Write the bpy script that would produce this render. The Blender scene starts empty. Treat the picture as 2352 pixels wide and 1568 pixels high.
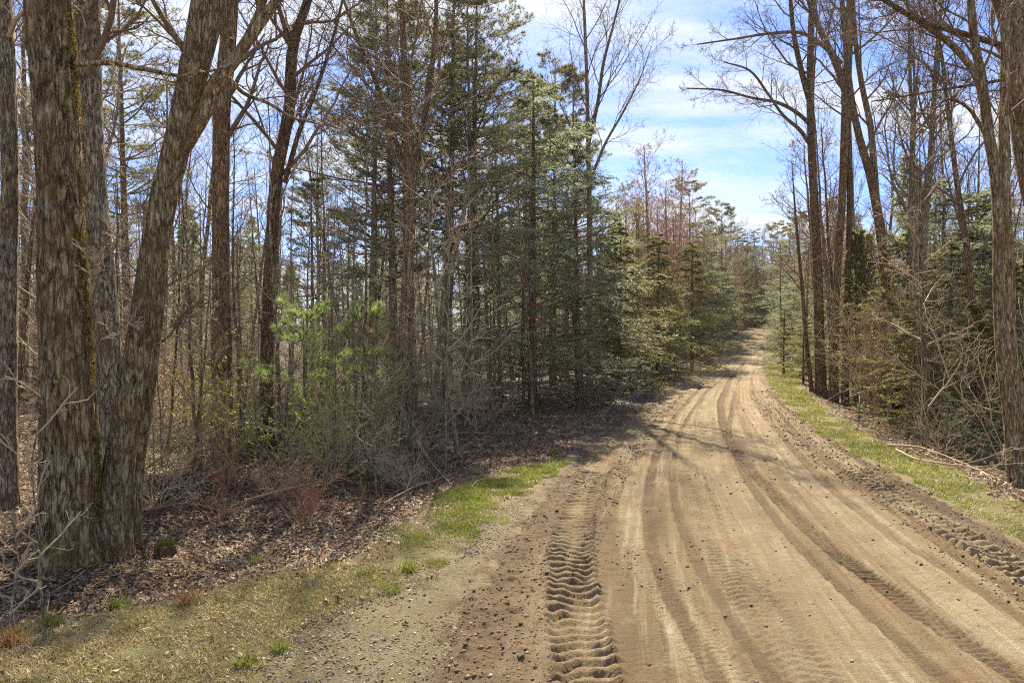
import bpy, math, random
import numpy as np
from mathutils import Vector

SC = bpy.context.scene
COL = SC.collection
R = math.radians

# ------------------------------------------------------------------ camera, sky, sun, exposure
CAM_H = 2.65
cam_d = bpy.data.cameras.new('camera'); cam = bpy.data.objects.new('camera', cam_d); COL.objects.link(cam)
cam_d.sensor_width = 36; cam_d.lens = 24; cam_d.clip_start = 0.05; cam_d.clip_end = 3000
cam.location = (0, 0, CAM_H); cam.rotation_euler = (R(90 - 0.58), 0, 0)
SC.camera = cam

SUN_AZ, SUN_EL = -1.0, 47.0          # degrees; azimuth from the view axis (+Y), towards +X positive
world = bpy.data.worlds.new('World'); SC.world = world; world.use_nodes = True

def build_world():
    nt = world.node_tree; N = nt.nodes; L = nt.links; N.clear()
    out = N.new('ShaderNodeOutputWorld'); bg = N.new('ShaderNodeBackground'); L.new(bg.outputs[0], out.inputs[0])
    bg.inputs[1].default_value = 0.13
    sky = N.new('ShaderNodeTexSky'); sky.sky_type = 'NISHITA'; sky.sun_disc = False
    sky.sun_elevation = R(SUN_EL); sky.sun_rotation = R(SUN_AZ); sky.air_density = 1.0; sky.dust_density = 0.4; sky.ozone_density = 2.0
    tc = N.new('ShaderNodeTexCoord')
    sep = N.new('ShaderNodeSeparateXYZ'); L.new(tc.outputs['Generated'], sep.inputs[0])
    def m(op, a, b=None):
        n = N.new('ShaderNodeMath'); n.operation = op
        for i, v in enumerate((a, b)):
            if v is None: continue
            if isinstance(v, (int, float)): n.inputs[i].default_value = v
            else: L.new(v, n.inputs[i])
        return n.outputs[0]
    z = m('ADD', m('MAXIMUM', sep.outputs[2], 0.0), 0.22)
    comb = N.new('ShaderNodeCombineXYZ')
    L.new(m('DIVIDE', sep.outputs[0], z), comb.inputs[0]); L.new(m('DIVIDE', sep.outputs[1], z), comb.inputs[1])
    mp = N.new('ShaderNodeMapping'); mp.inputs['Scale'].default_value = (0.9, 1.9, 1); mp.inputs['Rotation'].default_value = (0, 0, R(12))
    mp.inputs['Location'].default_value = (3.3, 1.2, 0.0)
    L.new(comb.outputs[0], mp.inputs[0])
    n1 = N.new('ShaderNodeTexNoise'); n1.inputs['Scale'].default_value = 1.25; n1.inputs['Detail'].default_value = 12
    n1.inputs['Roughness'].default_value = 0.62; n1.inputs['Distortion'].default_value = 0.35
    L.new(mp.outputs[0], n1.inputs['Vector'])
    r1 = N.new('ShaderNodeValToRGB'); L.new(n1.outputs['Fac'], r1.inputs[0])
    r1.color_ramp.elements[0].position = 0.425; r1.color_ramp.elements[0].color = (0.0, 0.0, 0.0, 1)
    r1.color_ramp.elements[1].position = 0.61; r1.color_ramp.elements[1].color = (1, 1, 1, 1)
    n2 = N.new('ShaderNodeTexNoise'); n2.inputs['Scale'].default_value = 2.6; n2.inputs['Detail'].default_value = 7
    L.new(mp.outputs[0], n2.inputs['Vector'])
    cc = N.new('ShaderNodeMix'); cc.data_type = 'RGBA'; L.new(n2.outputs['Fac'], cc.inputs[0])
    cc.inputs[6].default_value = (2.0, 2.35, 2.9, 1); cc.inputs[7].default_value = (3.4, 3.5, 3.7, 1)
    mul = N.new('ShaderNodeMix'); mul.data_type = 'RGBA'; mul.blend_type = 'MULTIPLY'; mul.inputs[0].default_value = 1.0
    L.new(sky.outputs[0], mul.inputs[6]); mul.inputs[7].default_value = (0.34, 0.41, 0.60, 1)
    mix = N.new('ShaderNodeMix'); mix.data_type = 'RGBA'
    L.new(r1.outputs[0], mix.inputs[0]); L.new(mul.outputs[2], mix.inputs[6]); L.new(cc.outputs[2], mix.inputs[7])
    L.new(mix.outputs[2], bg.inputs[0])
build_world()

sun_d = bpy.data.lights.new('sun', 'SUN'); sun = bpy.data.objects.new('sun', sun_d); COL.objects.link(sun)
sun_d.energy = 5.0; sun_d.angle = R(0.55); sun_d.color = (1.0, 0.90, 0.72)
_sd = Vector((math.sin(R(SUN_AZ)) * math.cos(R(SUN_EL)), math.cos(R(SUN_AZ)) * math.cos(R(SUN_EL)), math.sin(R(SUN_EL))))
sun.rotation_euler = _sd.to_track_quat('Z', 'Y').to_euler(); sun.location = _sd * 60
SC.view_settings.view_transform = 'Standard'; SC.view_settings.look = 'None'
SC.view_settings.exposure = 1.42; SC.view_settings.gamma = 1.0; SC.view_settings.use_curve_mapping = False
SC.cycles.use_denoising = False; SC.cycles.filter_width = 1.1
FILL_HAZE = 0.0002  # density of the veil added to lighten the shade
SC.cycles.volume_bounces = 0
SC.cycles.max_bounces = 6; SC.cycles.diffuse_bounces = 4; SC.cycles.transmission_bounces = 3; SC.cycles.transparent_max_bounces = 4

# ------------------------------------------------------------------ numeric helpers
_prng = np.random.RandomState(7)
_PERM = np.concatenate([_prng.permutation(512)] * 3)
_VAL = _prng.rand(512)
def _h3(i, j, k): return _VAL[_PERM[(_PERM[(_PERM[i & 511] + j) & 511] + k) & 511]]
def vnoise(x, y, z=0.0):
    x = np.asarray(x, float); y = np.asarray(y, float); z = np.asarray(z, float) + np.zeros_like(x)
    i = np.floor(x).astype(int); j = np.floor(y).astype(int); k = np.floor(z).astype(int)
    fx = x - i; fy = y - j; fz = z - k
    fx = fx * fx * (3 - 2 * fx); fy = fy * fy * (3 - 2 * fy); fz = fz * fz * (3 - 2 * fz)
    def pl(kk):
        a = _h3(i, j, kk); b = _h3(i + 1, j, kk); c = _h3(i, j + 1, kk); d = _h3(i + 1, j + 1, kk)
        return (a + (b - a) * fx) * (1 - fy) + (c + (d - c) * fx) * fy
    p0 = pl(k)
    if np.all(fz == 0): return p0 * 2 - 1
    return (p0 * (1 - fz) + pl(k + 1) * fz) * 2 - 1
def fbm(x, y, z=0.0, o=4, g=0.5):
    s = 0; a = 1.0; t = 0
    for q in range(o):
        s = s + a * vnoise(np.asarray(x) * 2 ** q + 17.3 * q, np.asarray(y) * 2 ** q + 9.1 * q, np.asarray(z) * 2 ** q); t += a; a *= g
    return s / t
def sstep(a, b, x):
    t = np.clip((x - a) / (b - a), 0, 1); return t * t * (3 - 2 * t)
def norm(v): return v / np.maximum(np.linalg.norm(v, axis=-1, keepdims=True), 1e-9)

F = 1568.0; HZ = 768.0; CX = 1176.0      # measured on a 2352 px wide copy of the photograph
def gp(px, py):                          # flat ground point that the camera sees there
    Y = F * CAM_H / (py - HZ); return ((px - CX) / F * Y, Y)
def at(px, py, Y): return ((px - CX) / F * Y, Y, CAM_H - (py - HZ) / F * Y)
def gpoly(pts): return np.array([gp(*p) for p in pts])

def poly_sd(x, y, P):                    # signed distance, positive inside
    x = np.asarray(x, float); y = np.asarray(y, float)
    d = np.full(x.shape, 1e9); ins = np.zeros(x.shape, bool)
    for a, b in zip(P, np.roll(P, -1, 0)):
        e = b - a; wx = x - a[0]; wy = y - a[1]
        t = np.clip((wx * e[0] + wy * e[1]) / max(e @ e, 1e-9), 0, 1)
        d = np.minimum(d, (wx - e[0] * t) ** 2 + (wy - e[1] * t) ** 2)
        c = ((a[1] > y) != (b[1] > y)) & (x < (b[0] - a[0]) * (y - a[1]) / (b[1] - a[1] if b[1] != a[1] else 1e-9) + a[0])
        ins ^= c
    d = np.sqrt(d); return np.where(ins, d, -d)

# ------------------------------------------------------------------ mesh helpers
def make_mesh(name, V, faces, mats, attrs=None, smooth=True, fmat=None):
    V = np.asarray(V, np.float32).reshape(-1, 3)
    faces = [np.asarray(f, np.int32) for f in faces if len(f)]
    me = bpy.data.meshes.new(name)
    me.vertices.add(len(V)); me.vertices.foreach_set('co', V.ravel())
    nl = sum(f.size for f in faces); nf = sum(len(f) for f in faces)
    me.loops.add(nl); me.polygons.add(nf)
    me.loops.foreach_set('vertex_index', np.concatenate([f.ravel() for f in faces]))
    tot = np.concatenate([np.full(len(f), f.shape[1], np.int32) for f in faces])
    me.polygons.foreach_set('loop_start', np.concatenate([[0], np.cumsum(tot)[:-1]]).astype(np.int32))
    me.polygons.foreach_set('loop_total', tot)
    if smooth: me.polygons.foreach_set('use_smooth', np.ones(nf, bool))
    for m in (mats if isinstance(mats, (list, tuple)) else [mats]): me.materials.append(m)
    if fmat is not None: me.polygons.foreach_set('material_index', np.asarray(fmat, np.int32))
    for k, a in (attrs or {}).items():
        at_ = me.attributes.new(k, 'FLOAT', 'POINT'); at_.data.foreach_set('value', np.asarray(a, np.float32))
    me.update(calc_edges=True); me.validate()
    return me
def link(name, me, parent=None, **props):
    o = bpy.data.objects.new(name, me); COL.objects.link(o)
    if parent is not None: o.parent = parent
    for k, v in props.items(): o[k] = v
    return o
def thing(name, label, cat, loc=(0, 0, 0), rz=0.0, sc=1.0, group=None):
    o = bpy.data.objects.new(name, None); COL.objects.link(o); o.location = loc; o.rotation_euler = (0, 0, rz)
    o.scale = (sc, sc, sc) if not isinstance(sc, tuple) else sc
    o['label'] = label; o['category'] = cat; o.empty_display_size = 0.3
    if group: o['group'] = group
    return o
def dup(root, label, loc, rz, sc=1.0, group=None, tilt=(0, 0)):
    c = root.copy(); COL.objects.link(c); c.location = loc; c.rotation_euler = (tilt[0], tilt[1], rz)
    c.scale = (sc, sc, sc) if not isinstance(sc, tuple) else sc
    c['label'] = label
    if group: c['group'] = group
    elif 'group' in c: del c['group']
    for ch in root.children:
        d = ch.copy(); COL.objects.link(d); d.parent = c
        for g in ch.children:
            e = g.copy(); COL.objects.link(e); e.parent = d
    return c

# ------------------------------------------------------------------ branches as batches
class B:                                   # a batch of polylines: P (n,k,3), r (n,k), L (n,)
    def __init__(s, P, r, L=None):
        s.P = np.asarray(P, float); s.r = np.asarray(r, float)
        s.L = np.linalg.norm(np.diff(s.P, axis=1), axis=2).sum(1) if L is None else L
    def sel(s, m): return B(s.P[m], s.r[m], s.L[m])
    def at(s, f):                          # f (n,K) -> pos, tangent, radius
        k = s.P.shape[1]; q = np.clip(f, 0, 0.9999) * (k - 1); i = np.floor(q).astype(int); w = (q - i)[..., None]
        n = np.arange(len(s.P))[:, None]
        a = s.P[n, i]; b = s.P[n, i + 1]
        return a + (b - a) * w, norm(b - a), s.r[n, i] * (1 - w[..., 0]) + s.r[n, i + 1] * w[..., 0]
def spawn(rng, par, K, f0, f1, ang, ln, npts=5, wander=0.12, up=0.0, rs=0.6, rmin=0.004, flat=False, angj=0.15, taper=0.25, lj=(0.65, 1.25), prof=None, f=None, absl=False):
    n = len(par.P)
    if f is None:
        f = f0 + (f1 - f0) * (np.arange(K)[None] + rng.rand(n, K)) / K
    K = f.shape[1]
    pos, tan, rad = par.at(f)
    ref = np.where(np.abs(tan[..., 2:3]) > 0.92, np.array([1.0, 0, 0]), np.array([0, 0, 1.0]))
    u = norm(np.cross(tan, ref)); v = np.cross(u, tan)
    if flat:
        sgn = np.where((np.arange(K)[None] + rng.randint(0, 2, (n, 1))) % 2 == 0, 0.0, math.pi); az = sgn + rng.randn(n, K) * 0.25
    else:
        az = np.arange(K)[None] * 2.399 + rng.rand(n, 1) * 6.28 + rng.randn(n, K) * 0.4
    a = ang + rng.randn(n, K) * angj
    d = np.cos(a)[..., None] * tan + np.sin(a)[..., None] * (np.cos(az)[..., None] * u + np.sin(az)[..., None] * v)
    base = np.ones((n, K)) if absl else par.L[:, None]
    Lc = base * ln * (lj[0] + (lj[1] - lj[0]) * rng.rand(n, K))
    if prof is not None: Lc = Lc * prof(f)
    M = n * K; d = norm(d.reshape(M, 3)); Lc = Lc.reshape(M); p = pos.reshape(M, 3)
    P = np.empty((M, npts, 3)); P[:, 0] = p
    for q in range(1, npts):
        P[:, q] = P[:, q - 1] + d * (Lc / (npts - 1))[:, None]
        d = d + rng.randn(M, 3) * wander; d[:, 2] += up; d = norm(d)
    r0 = np.maximum(rad.reshape(M) * rs, rmin)
    rr = r0[:, None] * (1 + (taper - 1) * np.linspace(0, 1, npts)[None]); rr = np.maximum(rr, rmin * 0.8)
    out = B(P, rr, Lc); out.par = np.repeat(np.arange(n), K); return out
def tubes(batches):                        # [(batch, sides)] -> V, quads
    VV = []; FF = []; off = 0
    for b, s in batches:
        n, k = b.r.shape
        if n == 0: continue
        T = norm(np.gradient(b.P, axis=1)); m = norm(b.P[:, -1] - b.P[:, 0])
        ref = np.where(np.abs(m[:, 2:3]) > 0.8, np.array([1.0, 0, 0]), np.array([0, 0, 1.0]))[:, None, :]
        u = norm(np.cross(T, ref)); v = np.cross(T, u)
        th = np.arange(s) * 2 * math.pi / s
        ring = b.P[:, :, None] + b.r[:, :, None, None] * (np.cos(th)[:, None] * u[:, :, None] + np.sin(th)[:, None] * v[:, :, None])
        VV.append(ring.reshape(-1, 3))
        idx = np.arange(n * k * s).reshape(n, k, s) + off
        a = idx[:, :-1]; c = idx[:, 1:]
        FF.append(np.stack([a, np.roll(a, -1, 2), np.roll(c, -1, 2), c], -1).reshape(-1, 4))
        off += n * k * s
    if not VV: return np.zeros((0, 3)), np.zeros((0, 4), int)
    return np.concatenate(VV), np.concatenate(FF)
def cards(pos, A, W, ln, wd, fold=0.15):   # lance-shaped leaves: pos base, A long axis, W width axis
    N_ = norm(np.cross(A, W)); ln = np.broadcast_to(ln, len(pos))[:, None]; wd = np.broadcast_to(wd, len(pos))[:, None]
    mid = pos + A * ln * 0.45
    V = np.stack([pos, mid + W * wd * 0.5 + N_ * wd * fold, pos + A * ln, mid - W * wd * 0.5 + N_ * wd * fold], 1)
    i = np.arange(len(pos))[:, None] * 4
    T = np.concatenate([i + np.array([[0, 1, 2]]), i + np.array([[0, 2, 3]])])
    return V.reshape(-1, 3), T
def tris(pos, A, W, ln, wd):               # needles
    ln = np.broadcast_to(ln, len(pos))[:, None]; wd = np.broadcast_to(wd, len(pos))[:, None]
    V = np.stack([pos - W * wd * 0.5, pos + W * wd * 0.5, pos + A * ln], 1)
    return V.reshape(-1, 3), np.arange(len(pos) * 3).reshape(-1, 3)
def rdir(rng, n): return norm(rng.randn(n, 3))
def perp(rng, A): return norm(np.cross(A, rng.randn(*A.shape)))

# ------------------------------------------------------------------ materials
def mat(name):
    m = bpy.data.materials.new(name); m.use_nodes = True; m.node_tree.nodes.clear(); return m
class G:                                   # small node-graph helper
    def __init__(s, m): s.N = m.node_tree.nodes; s.L = m.node_tree.links; s.out = s.N.new('ShaderNodeOutputMaterial')
    def node(s, t, **k):
        n = s.N.new(t)
        for a, v in k.items(): setattr(n, a, v)
        return n
    def put(s, n, i, v):
        if v is None: return
        if hasattr(v, 'node'): s.L.new(v, n.inputs[i])
        else:
            if isinstance(v, tuple) and len(v) == 3 and n.inputs[i].type == 'RGBA': v = v + (1,)
            n.inputs[i].default_value = v
    def coord(s, scale=(1, 1, 1), kind='Object', loc=(0, 0, 0)):
        tc = s.node('ShaderNodeTexCoord'); mp = s.node('ShaderNodeMapping'); s.L.new(tc.outputs[kind], mp.inputs[0])
        mp.inputs['Scale'].default_value = scale; mp.inputs['Location'].default_value = loc; return mp.outputs[0]
    def wpos(s, scale=(1, 1, 1)):
        g = s.node('ShaderNodeNewGeometry'); mp = s.node('ShaderNodeMapping'); s.L.new(g.outputs['Position'], mp.inputs[0])
        mp.inputs['Scale'].default_value = scale; return mp.outputs[0]
    def noise(s, v, sc, det=5, ro=0.55, dist=0.0):
        n = s.node('ShaderNodeTexNoise'); s.L.new(v, n.inputs['Vector']); n.inputs['Scale'].default_value = sc
        n.inputs['Detail'].default_value = det; n.inputs['Roughness'].default_value = ro; n.inputs['Distortion'].default_value = dist; return n.outputs['Fac']
    def voro(s, v, sc, feat='F1', out='Distance'):
        n = s.node('ShaderNodeTexVoronoi', feature=feat); s.L.new(v, n.inputs['Vector']); n.inputs['Scale'].default_value = sc; return n.outputs[out]
    def ramp(s, f, stops, interp='LINEAR'):
        n = s.node('ShaderNodeValToRGB'); s.L.new(f, n.inputs[0]); e = n.color_ramp.elements; n.color_ramp.interpolation = interp
        while len(e) < len(stops): e.new(0.5)
        for q, (p, c) in zip(e, stops):
            q.position = p; q.color = (c if isinstance(c, tuple) else (c, c, c)) + (1,)
        return n.outputs[0]
    def mix(s, f, a, b, mode='MIX'):
        n = s.node('ShaderNodeMix', data_type='RGBA', blend_type=mode); s.put(n, 0, f); s.put(n, 6, a); s.put(n, 7, b); return n.outputs[2]
    def math(s, op, a, b=None):
        n = s.node('ShaderNodeMath', operation=op); s.put(n, 0, a); s.put(n, 1, b); return n.outputs[0]
    def attr(s, name): return s.node('ShaderNodeAttribute', attribute_name=name).outputs['Fac']
    def rnd(s): return s.node('ShaderNodeObjectInfo').outputs['Random']
    def bump(s, h, strength, dist, nrm=None):
        n = s.node('ShaderNodeBump'); s.put(n, 'Height', h); n.inputs['Strength'].default_value = strength; n.inputs['Distance'].default_value = dist
        if nrm is not None: s.L.new(nrm, n.inputs['Normal'])
        return n.outputs[0]
    def pbr(s, col, rough=0.9, nrm=None, spec=0.25):
        n = s.node('ShaderNodeBsdfPrincipled'); s.put(n, 'Base Color', col); s.put(n, 'Roughness', rough); n.inputs['Specular IOR Level'].default_value = spec
        if nrm is not None: s.L.new(nrm, n.inputs['Normal'])
        s.L.new(n.outputs[0], s.out.inputs[0]); return n
    def leaf(s, col, tr=0.45, gloss=0.06, trcol=None):
        d = s.node('ShaderNodeBsdfDiffuse'); s.put(d, 0, col); t = s.node('ShaderNodeBsdfTranslucent'); s.put(t, 0, trcol if trcol is not None else col)
        mx = s.node('ShaderNodeMixShader'); mx.inputs[0].default_value = tr; s.L.new(d.outputs[0], mx.inputs[1]); s.L.new(t.outputs[0], mx.inputs[2])
        g = s.node('ShaderNodeBsdfGlossy'); g.inputs['Roughness'].default_value = 0.45; g.inputs[0].default_value = (1, 1, 1, 1)
        m2 = s.node('ShaderNodeMixShader'); m2.inputs[0].default_value = gloss; s.L.new(mx.outputs[0], m2.inputs[1]); s.L.new(g.outputs[0], m2.inputs[2])
        s.L.new(m2.outputs[0], s.out.inputs[0])

def bark_mat(name, dark, mid, light, moss=None, mossamt=0.5, lichen=0.35, sc=1.0, scol=(0.42, 0.40, 0.29)):
    m = mat(name); g = G(m)
    v = g.coord((sc, sc, sc * 0.27)); v2 = g.coord((sc, sc, sc * 0.7))
    n = g.noise(v, 16, 9, 0.74, 0.5); c = g.ramp(n, [(0.40, tuple(x * 0.5 for x in dark)), (0.48, mid), (0.60, light)])  # dark stop paints the shade of the bark relief
    fc = g.coord((sc, sc, sc * 0.16)); nz = g.node('ShaderNodeTexNoise'); g.L.new(fc, nz.inputs['Vector']); nz.inputs['Scale'].default_value = 14; nz.inputs['Detail'].default_value = 4
    vm = g.node('ShaderNodeVectorMath', operation='MULTIPLY_ADD'); g.L.new(nz.outputs['Color'], vm.inputs[0]); vm.inputs[1].default_value = (0.2, 0.2, 0.2); g.L.new(fc, vm.inputs[2])
    fu = g.voro(vm.outputs[0], 12.0, 'DISTANCE_TO_EDGE'); c = g.mix(g.ramp(fu, [(0.0, 0.8), (0.08, 0.0)]), c, tuple(x * 0.4 for x in dark))  # furrow shade painted into the colour, as flat skylight hides the relief
    v3 = g.coord((sc, sc, sc * 0.5), loc=(3.1, 1.7, 0.4)); bl = g.noise(v3, 5.0, 10, 0.84, 0.2)
    c = g.mix(g.ramp(bl, [(0.38, 0.85), (0.47, 0.0)]), c, tuple(x * 0.55 for x in dark))
    c = g.mix(g.ramp(bl, [(0.54, 0.0), (0.64, 0.55)]), c, tuple(min(1, x * q) for x, q in zip(light, (1.2, 1.05, 0.85))))
    big = g.noise(v2, 1.7, 5, 0.6)
    c = g.mix(g.ramp(big, [(0.45, 0.0), (0.62, 0.6)]), c, tuple(x * q for x, q in zip(mid, (0.62, 0.5, 0.42))))
    if moss:
        mm = g.noise(v2, 3.1, 8, 0.72, 0.3)
        c = g.mix(g.ramp(mm, [(0.60 - 0.18 * mossamt, 0.0), (0.70 - 0.1 * mossamt, 0.8)]), c, moss)
    lv = g.noise(g.coord((sc, sc, sc * 0.8), loc=(7, 2, 9)), 5.5, 7, 0.75)
    c = g.mix(g.ramp(lv, [(0.585, 0.0), (0.63, lichen)]), c, scol)
    hs = g.node('ShaderNodeHueSaturation'); s_ = g.math('ADD', g.math('MULTIPLY', g.rnd(), 0.5), 0.75); g.L.new(s_, hs.inputs['Value']); g.L.new(c, hs.inputs['Color'])
    b = g.bump(g.math('ADD', g.noise(v, 34, 8, 0.68), g.math('MINIMUM', g.math('MULTIPLY', fu, 6.0), 1.0)), 1.0, 0.04)
    g.pbr(hs.outputs[0], 0.92, b, 0.15); return m
M = {}
M['bark_mossy'] = bark_mat('bark_mossy', (0.112, 0.072, 0.037), (0.398, 0.257, 0.133), (0.620, 0.511, 0.283), (0.246, 0.189, 0.037), 0.35, 0.55, 1.0)
M['bark_smooth'] = bark_mat('bark_smooth', (0.174, 0.116, 0.063), (0.432, 0.301, 0.161), (0.620, 0.520, 0.291), (0.273, 0.199, 0.052), 0.25, 0.5, 1.4)
M['bark_grey'] = bark_mat('bark_grey', (0.137, 0.100, 0.065), (0.374, 0.284, 0.177), (0.620, 0.528, 0.338), (0.226, 0.183, 0.065), 0.1, 0.5, 1.6)
M['bark_brown'] = bark_mat('bark_brown', (0.114, 0.070, 0.038), (0.307, 0.193, 0.105), (0.523, 0.344, 0.193), (0.203, 0.152, 0.049), 0.2, 0.4, 1.4)
M['bark_pale'] = bark_mat('bark_pale', (0.217, 0.180, 0.108), (0.419, 0.345, 0.223), (0.600, 0.540, 0.365), None, 0, 0.4, 1.6)
M['bark_pine'] = bark_mat('bark_pine', (0.105, 0.070, 0.046), (0.289, 0.188, 0.116), (0.472, 0.329, 0.215), None, 0, 0.25, 1.5)
def twig_mat(name, a, b):
    m = mat(name); g = G(m); c = g.mix(g.noise(g.coord((1, 1, 1)), 3.0, 3), a, b); g.pbr(g.mix(g.math('MULTIPLY', g.rnd(), 0.5), c, tuple(x * 0.6 for x in a)), 0.75, None, 0.3); return m
M['twig_dark'] = twig_mat('twig_dark', (0.139, 0.090, 0.056), (0.280, 0.190, 0.115))
M['twig_pale'] = twig_mat('twig_pale', (0.372, 0.271, 0.162), (0.620, 0.477, 0.298))
M['twig_red'] = twig_mat('twig_red', (0.318, 0.140, 0.074), (0.522, 0.281, 0.149))
def leaf_mat(name, cols, tr=0.45, gloss=0.05):
    m = mat(name); g = G(m); n = len(cols)
    c = g.ramp(g.attr('rnd'), [(i / max(n - 1, 1), q) for i, q in enumerate(cols)])
    c = g.mix(g.math('MULTIPLY', g.rnd(), 0.35), c, cols[0]); g.leaf(c, tr, gloss); return m
M['needle_pine'] = leaf_mat('needle_pine', [(0.122, 0.132, 0.054), (0.220, 0.222, 0.090), (0.354, 0.318, 0.144)], 0.62, 0.02)
M['needle_hemlock'] = leaf_mat('needle_hemlock', [(0.13, 0.17, 0.095), (0.24, 0.285, 0.155), (0.38, 0.41, 0.23), (0.43, 0.43, 0.26)], 0.62, 0.02)
M['needle_yellow'] = leaf_mat('needle_yellow', [(0.122, 0.132, 0.038), (0.278, 0.271, 0.078), (0.504, 0.435, 0.151)], 0.55, 0.015)
M['needle_fir'] = leaf_mat('needle_fir', [(0.052, 0.101, 0.050), (0.104, 0.178, 0.082), (0.209, 0.279, 0.139)], 0.55, 0.015)
M['needle_bright'] = leaf_mat('needle_bright', [(0.20, 0.26, 0.08), (0.40, 0.48, 0.14), (0.60, 0.62, 0.25)], 0.6, 0.03)
M['leaf_spring'] = leaf_mat('leaf_spring', [(0.232, 0.257, 0.036), (0.435, 0.419, 0.060), (0.600, 0.540, 0.108)], 0.5, 0.04)
M['leaf_beech'] = leaf_mat('leaf_beech', [(0.25, 0.11, 0.05), (0.36, 0.18, 0.09), (0.45, 0.27, 0.16)], 0.5, 0.04)
M['bud_red'] = leaf_mat('bud_red', [(0.15, 0.055, 0.04), (0.22, 0.09, 0.06), (0.27, 0.14, 0.09)], 0.35, 0.03)
M['litter'] = leaf_mat('litter', [(0.053, 0.034, 0.020), (0.136, 0.085, 0.049), (0.250, 0.166, 0.098), (0.393, 0.287, 0.180), (0.348, 0.174, 0.079), (0.544, 0.437, 0.302)], 0.25, 0.025)
M['grass_green'] = leaf_mat('grass_green', [(0.149, 0.156, 0.028), (0.234, 0.272, 0.038), (0.383, 0.418, 0.071)], 0.5, 0.03)
M['grass_dry'] = leaf_mat('grass_dry', [(0.167, 0.144, 0.050), (0.305, 0.245, 0.097), (0.462, 0.356, 0.169), (0.452, 0.278, 0.124)], 0.35, 0.03)
M['grass_orange'] = leaf_mat('grass_orange', [(0.209, 0.104, 0.038), (0.361, 0.190, 0.071), (0.456, 0.294, 0.133)], 0.4, 0.02)
M['moss_sunlit_gold'] = leaf_mat('moss_sunlit_gold', [(0.10, 0.075, 0.02), (0.26, 0.19, 0.045), (0.40, 0.30, 0.09)], 0.35, 0.0)  # moss whose gold has the yellow sun on the trunk's rim mixed in
M['moss'] = leaf_mat('moss', [(0.05, 0.06, 0.012), (0.12, 0.125, 0.025), (0.21, 0.19, 0.045)], 0.2, 0.0)

# ------------------------------------------------------------------ the land
CY_ = np.array([-40, 0, 5.2, 7.8, 9.05, 12.56, 18.1, 24.4, 31.7, 51.7, 82, 95, 112, 126, 150, 220.0])
LE_ = np.array([-4.0, -1.6, -0.62, -0.25, 0.05, 0.92, 2.6, 4.57, 7.0, 14.3, 25.6, 31.0, 39.0, 53, 100, 260.0])
RE_ = np.array([5.0, 5.3, 5.7, 6.2, 6.45, 7.1, 8.15, 9.9, 12.1, 18.9, 30.2, 35.6, 44.2, 58, 106, 270.0])
def smooth_interp(y, X, Yv):
    s = 0
    for o, w in ((-1.5, .25), (0, .5), (1.5, .25)): s = s + w * np.interp(y + o, X, Yv)
    return s
def rl(y): return smooth_interp(y, CY_, LE_)
def rr(y): return smooth_interp(y, CY_, RE_)
def grade(y): return 4.0 * sstep(58, 122, y)          # the road climbs in the distance

P_GRAVEL = gpoly([(430, 1700), (600, 1568), (720, 1450), (900, 1372), (1000, 1332), (1060, 1262), (1150, 1172), (1195, 1150), (1240, 1135), (1210, 1190), (1130, 1310), (1060, 1400), (1020, 1480), (1010, 1600), (1000, 1750)])
P_DRY = gpoly([(-700, 1560), (0, 1455), (300, 1402), (600, 1330), (800, 1292), (930, 1230), (1010, 1300), (900, 1372), (720, 1450), (600, 1568), (430, 1700), (-200, 2000)])
P_GREEN = gpoly([(850, 1260), (950, 1200), (1000, 1150), (1130, 1092), (1240, 1068), (1300, 1040), (1300, 1060), (1250, 1110), (1190, 1155), (1060, 1265), (1000, 1330), (890, 1375), (800, 1330)])
P_RIGHT = gpoly([(1772, 822), (1800, 822), (1833, 859), (1852, 900), (1887, 934), (1983, 997), (2090, 1043), (2193, 1082), (2290, 1130), (2352, 1162), (2700, 1310), (2700, 1400), (2352, 1240), (2233, 1184), (2140, 1135), (2048, 1085), (1965, 1042), (1893, 1001), (1850, 969), (1813, 936), (1785, 906), (1762, 871), (1755, 845)])

def land(x, y):
    x = np.asarray(x, float); y = np.asarray(y, float)
    l = rl(y); r = rr(y); d = np.maximum(l - x, x - r)           # distance outside the road
    z = grade(y)
    left = x < (l + r) / 2
    dd = np.maximum(d, 0)
    # shallow ditch then lumpy forest floor
    z = z - np.where(left, 0.16, 0.30) * sstep(0.8, 2.8, dd) * (1 - 0.6 * sstep(4, 11, dd))
    bump = 0.20 * fbm(x * 0.42, y * 0.42, 3.0, 3) + 0.07 * fbm(x * 1.7, y * 1.7, 5.0, 3)
    z = z + bump * sstep(1.0, 4.0, dd) + 0.025 * fbm(x * 3.1, y * 3.1, 1.0, 3)
    z = z + 0.9 * fbm(x * 0.03, y * 0.03, 8.0, 2) * sstep(10, 40, dd)
    keep = np.maximum.reduce([poly_sd(x, y, P_GRAVEL), poly_sd(x, y, P_DRY), poly_sd(x, y, P_GREEN), poly_sd(x, y, P_RIGHT)])
    flat = sstep(-1.0, 0.2, keep)
    z = z * (1 - flat) + (grade(y) + 0.018 * fbm(x * 2.2, y * 2.2, 1.0, 3) + 0.02) * flat
    return z
def lz(x, y): return float(land(np.array([x]), np.array([y]))[0])

def graded(lo, flo, fhi, hi, fine, growth=1.09):
    c = list(np.arange(flo, fhi, fine)); s = fine; q = fhi
    while q < hi: c.append(q); s *= growth; q += s
    c.append(hi); s = fine; q = flo - fine; f_ = []
    while q > lo: f_.append(q); s *= growth; q -= s
    f_.append(lo); return np.array(f_[::-1] + c)
def grid_faces(nx, ny):
    i = np.arange(nx * ny).reshape(ny, nx)
    return np.stack([i[:-1, :-1], i[:-1, 1:], i[1:, 1:], i[1:, :-1]], -1).reshape(-1, 4)

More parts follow.
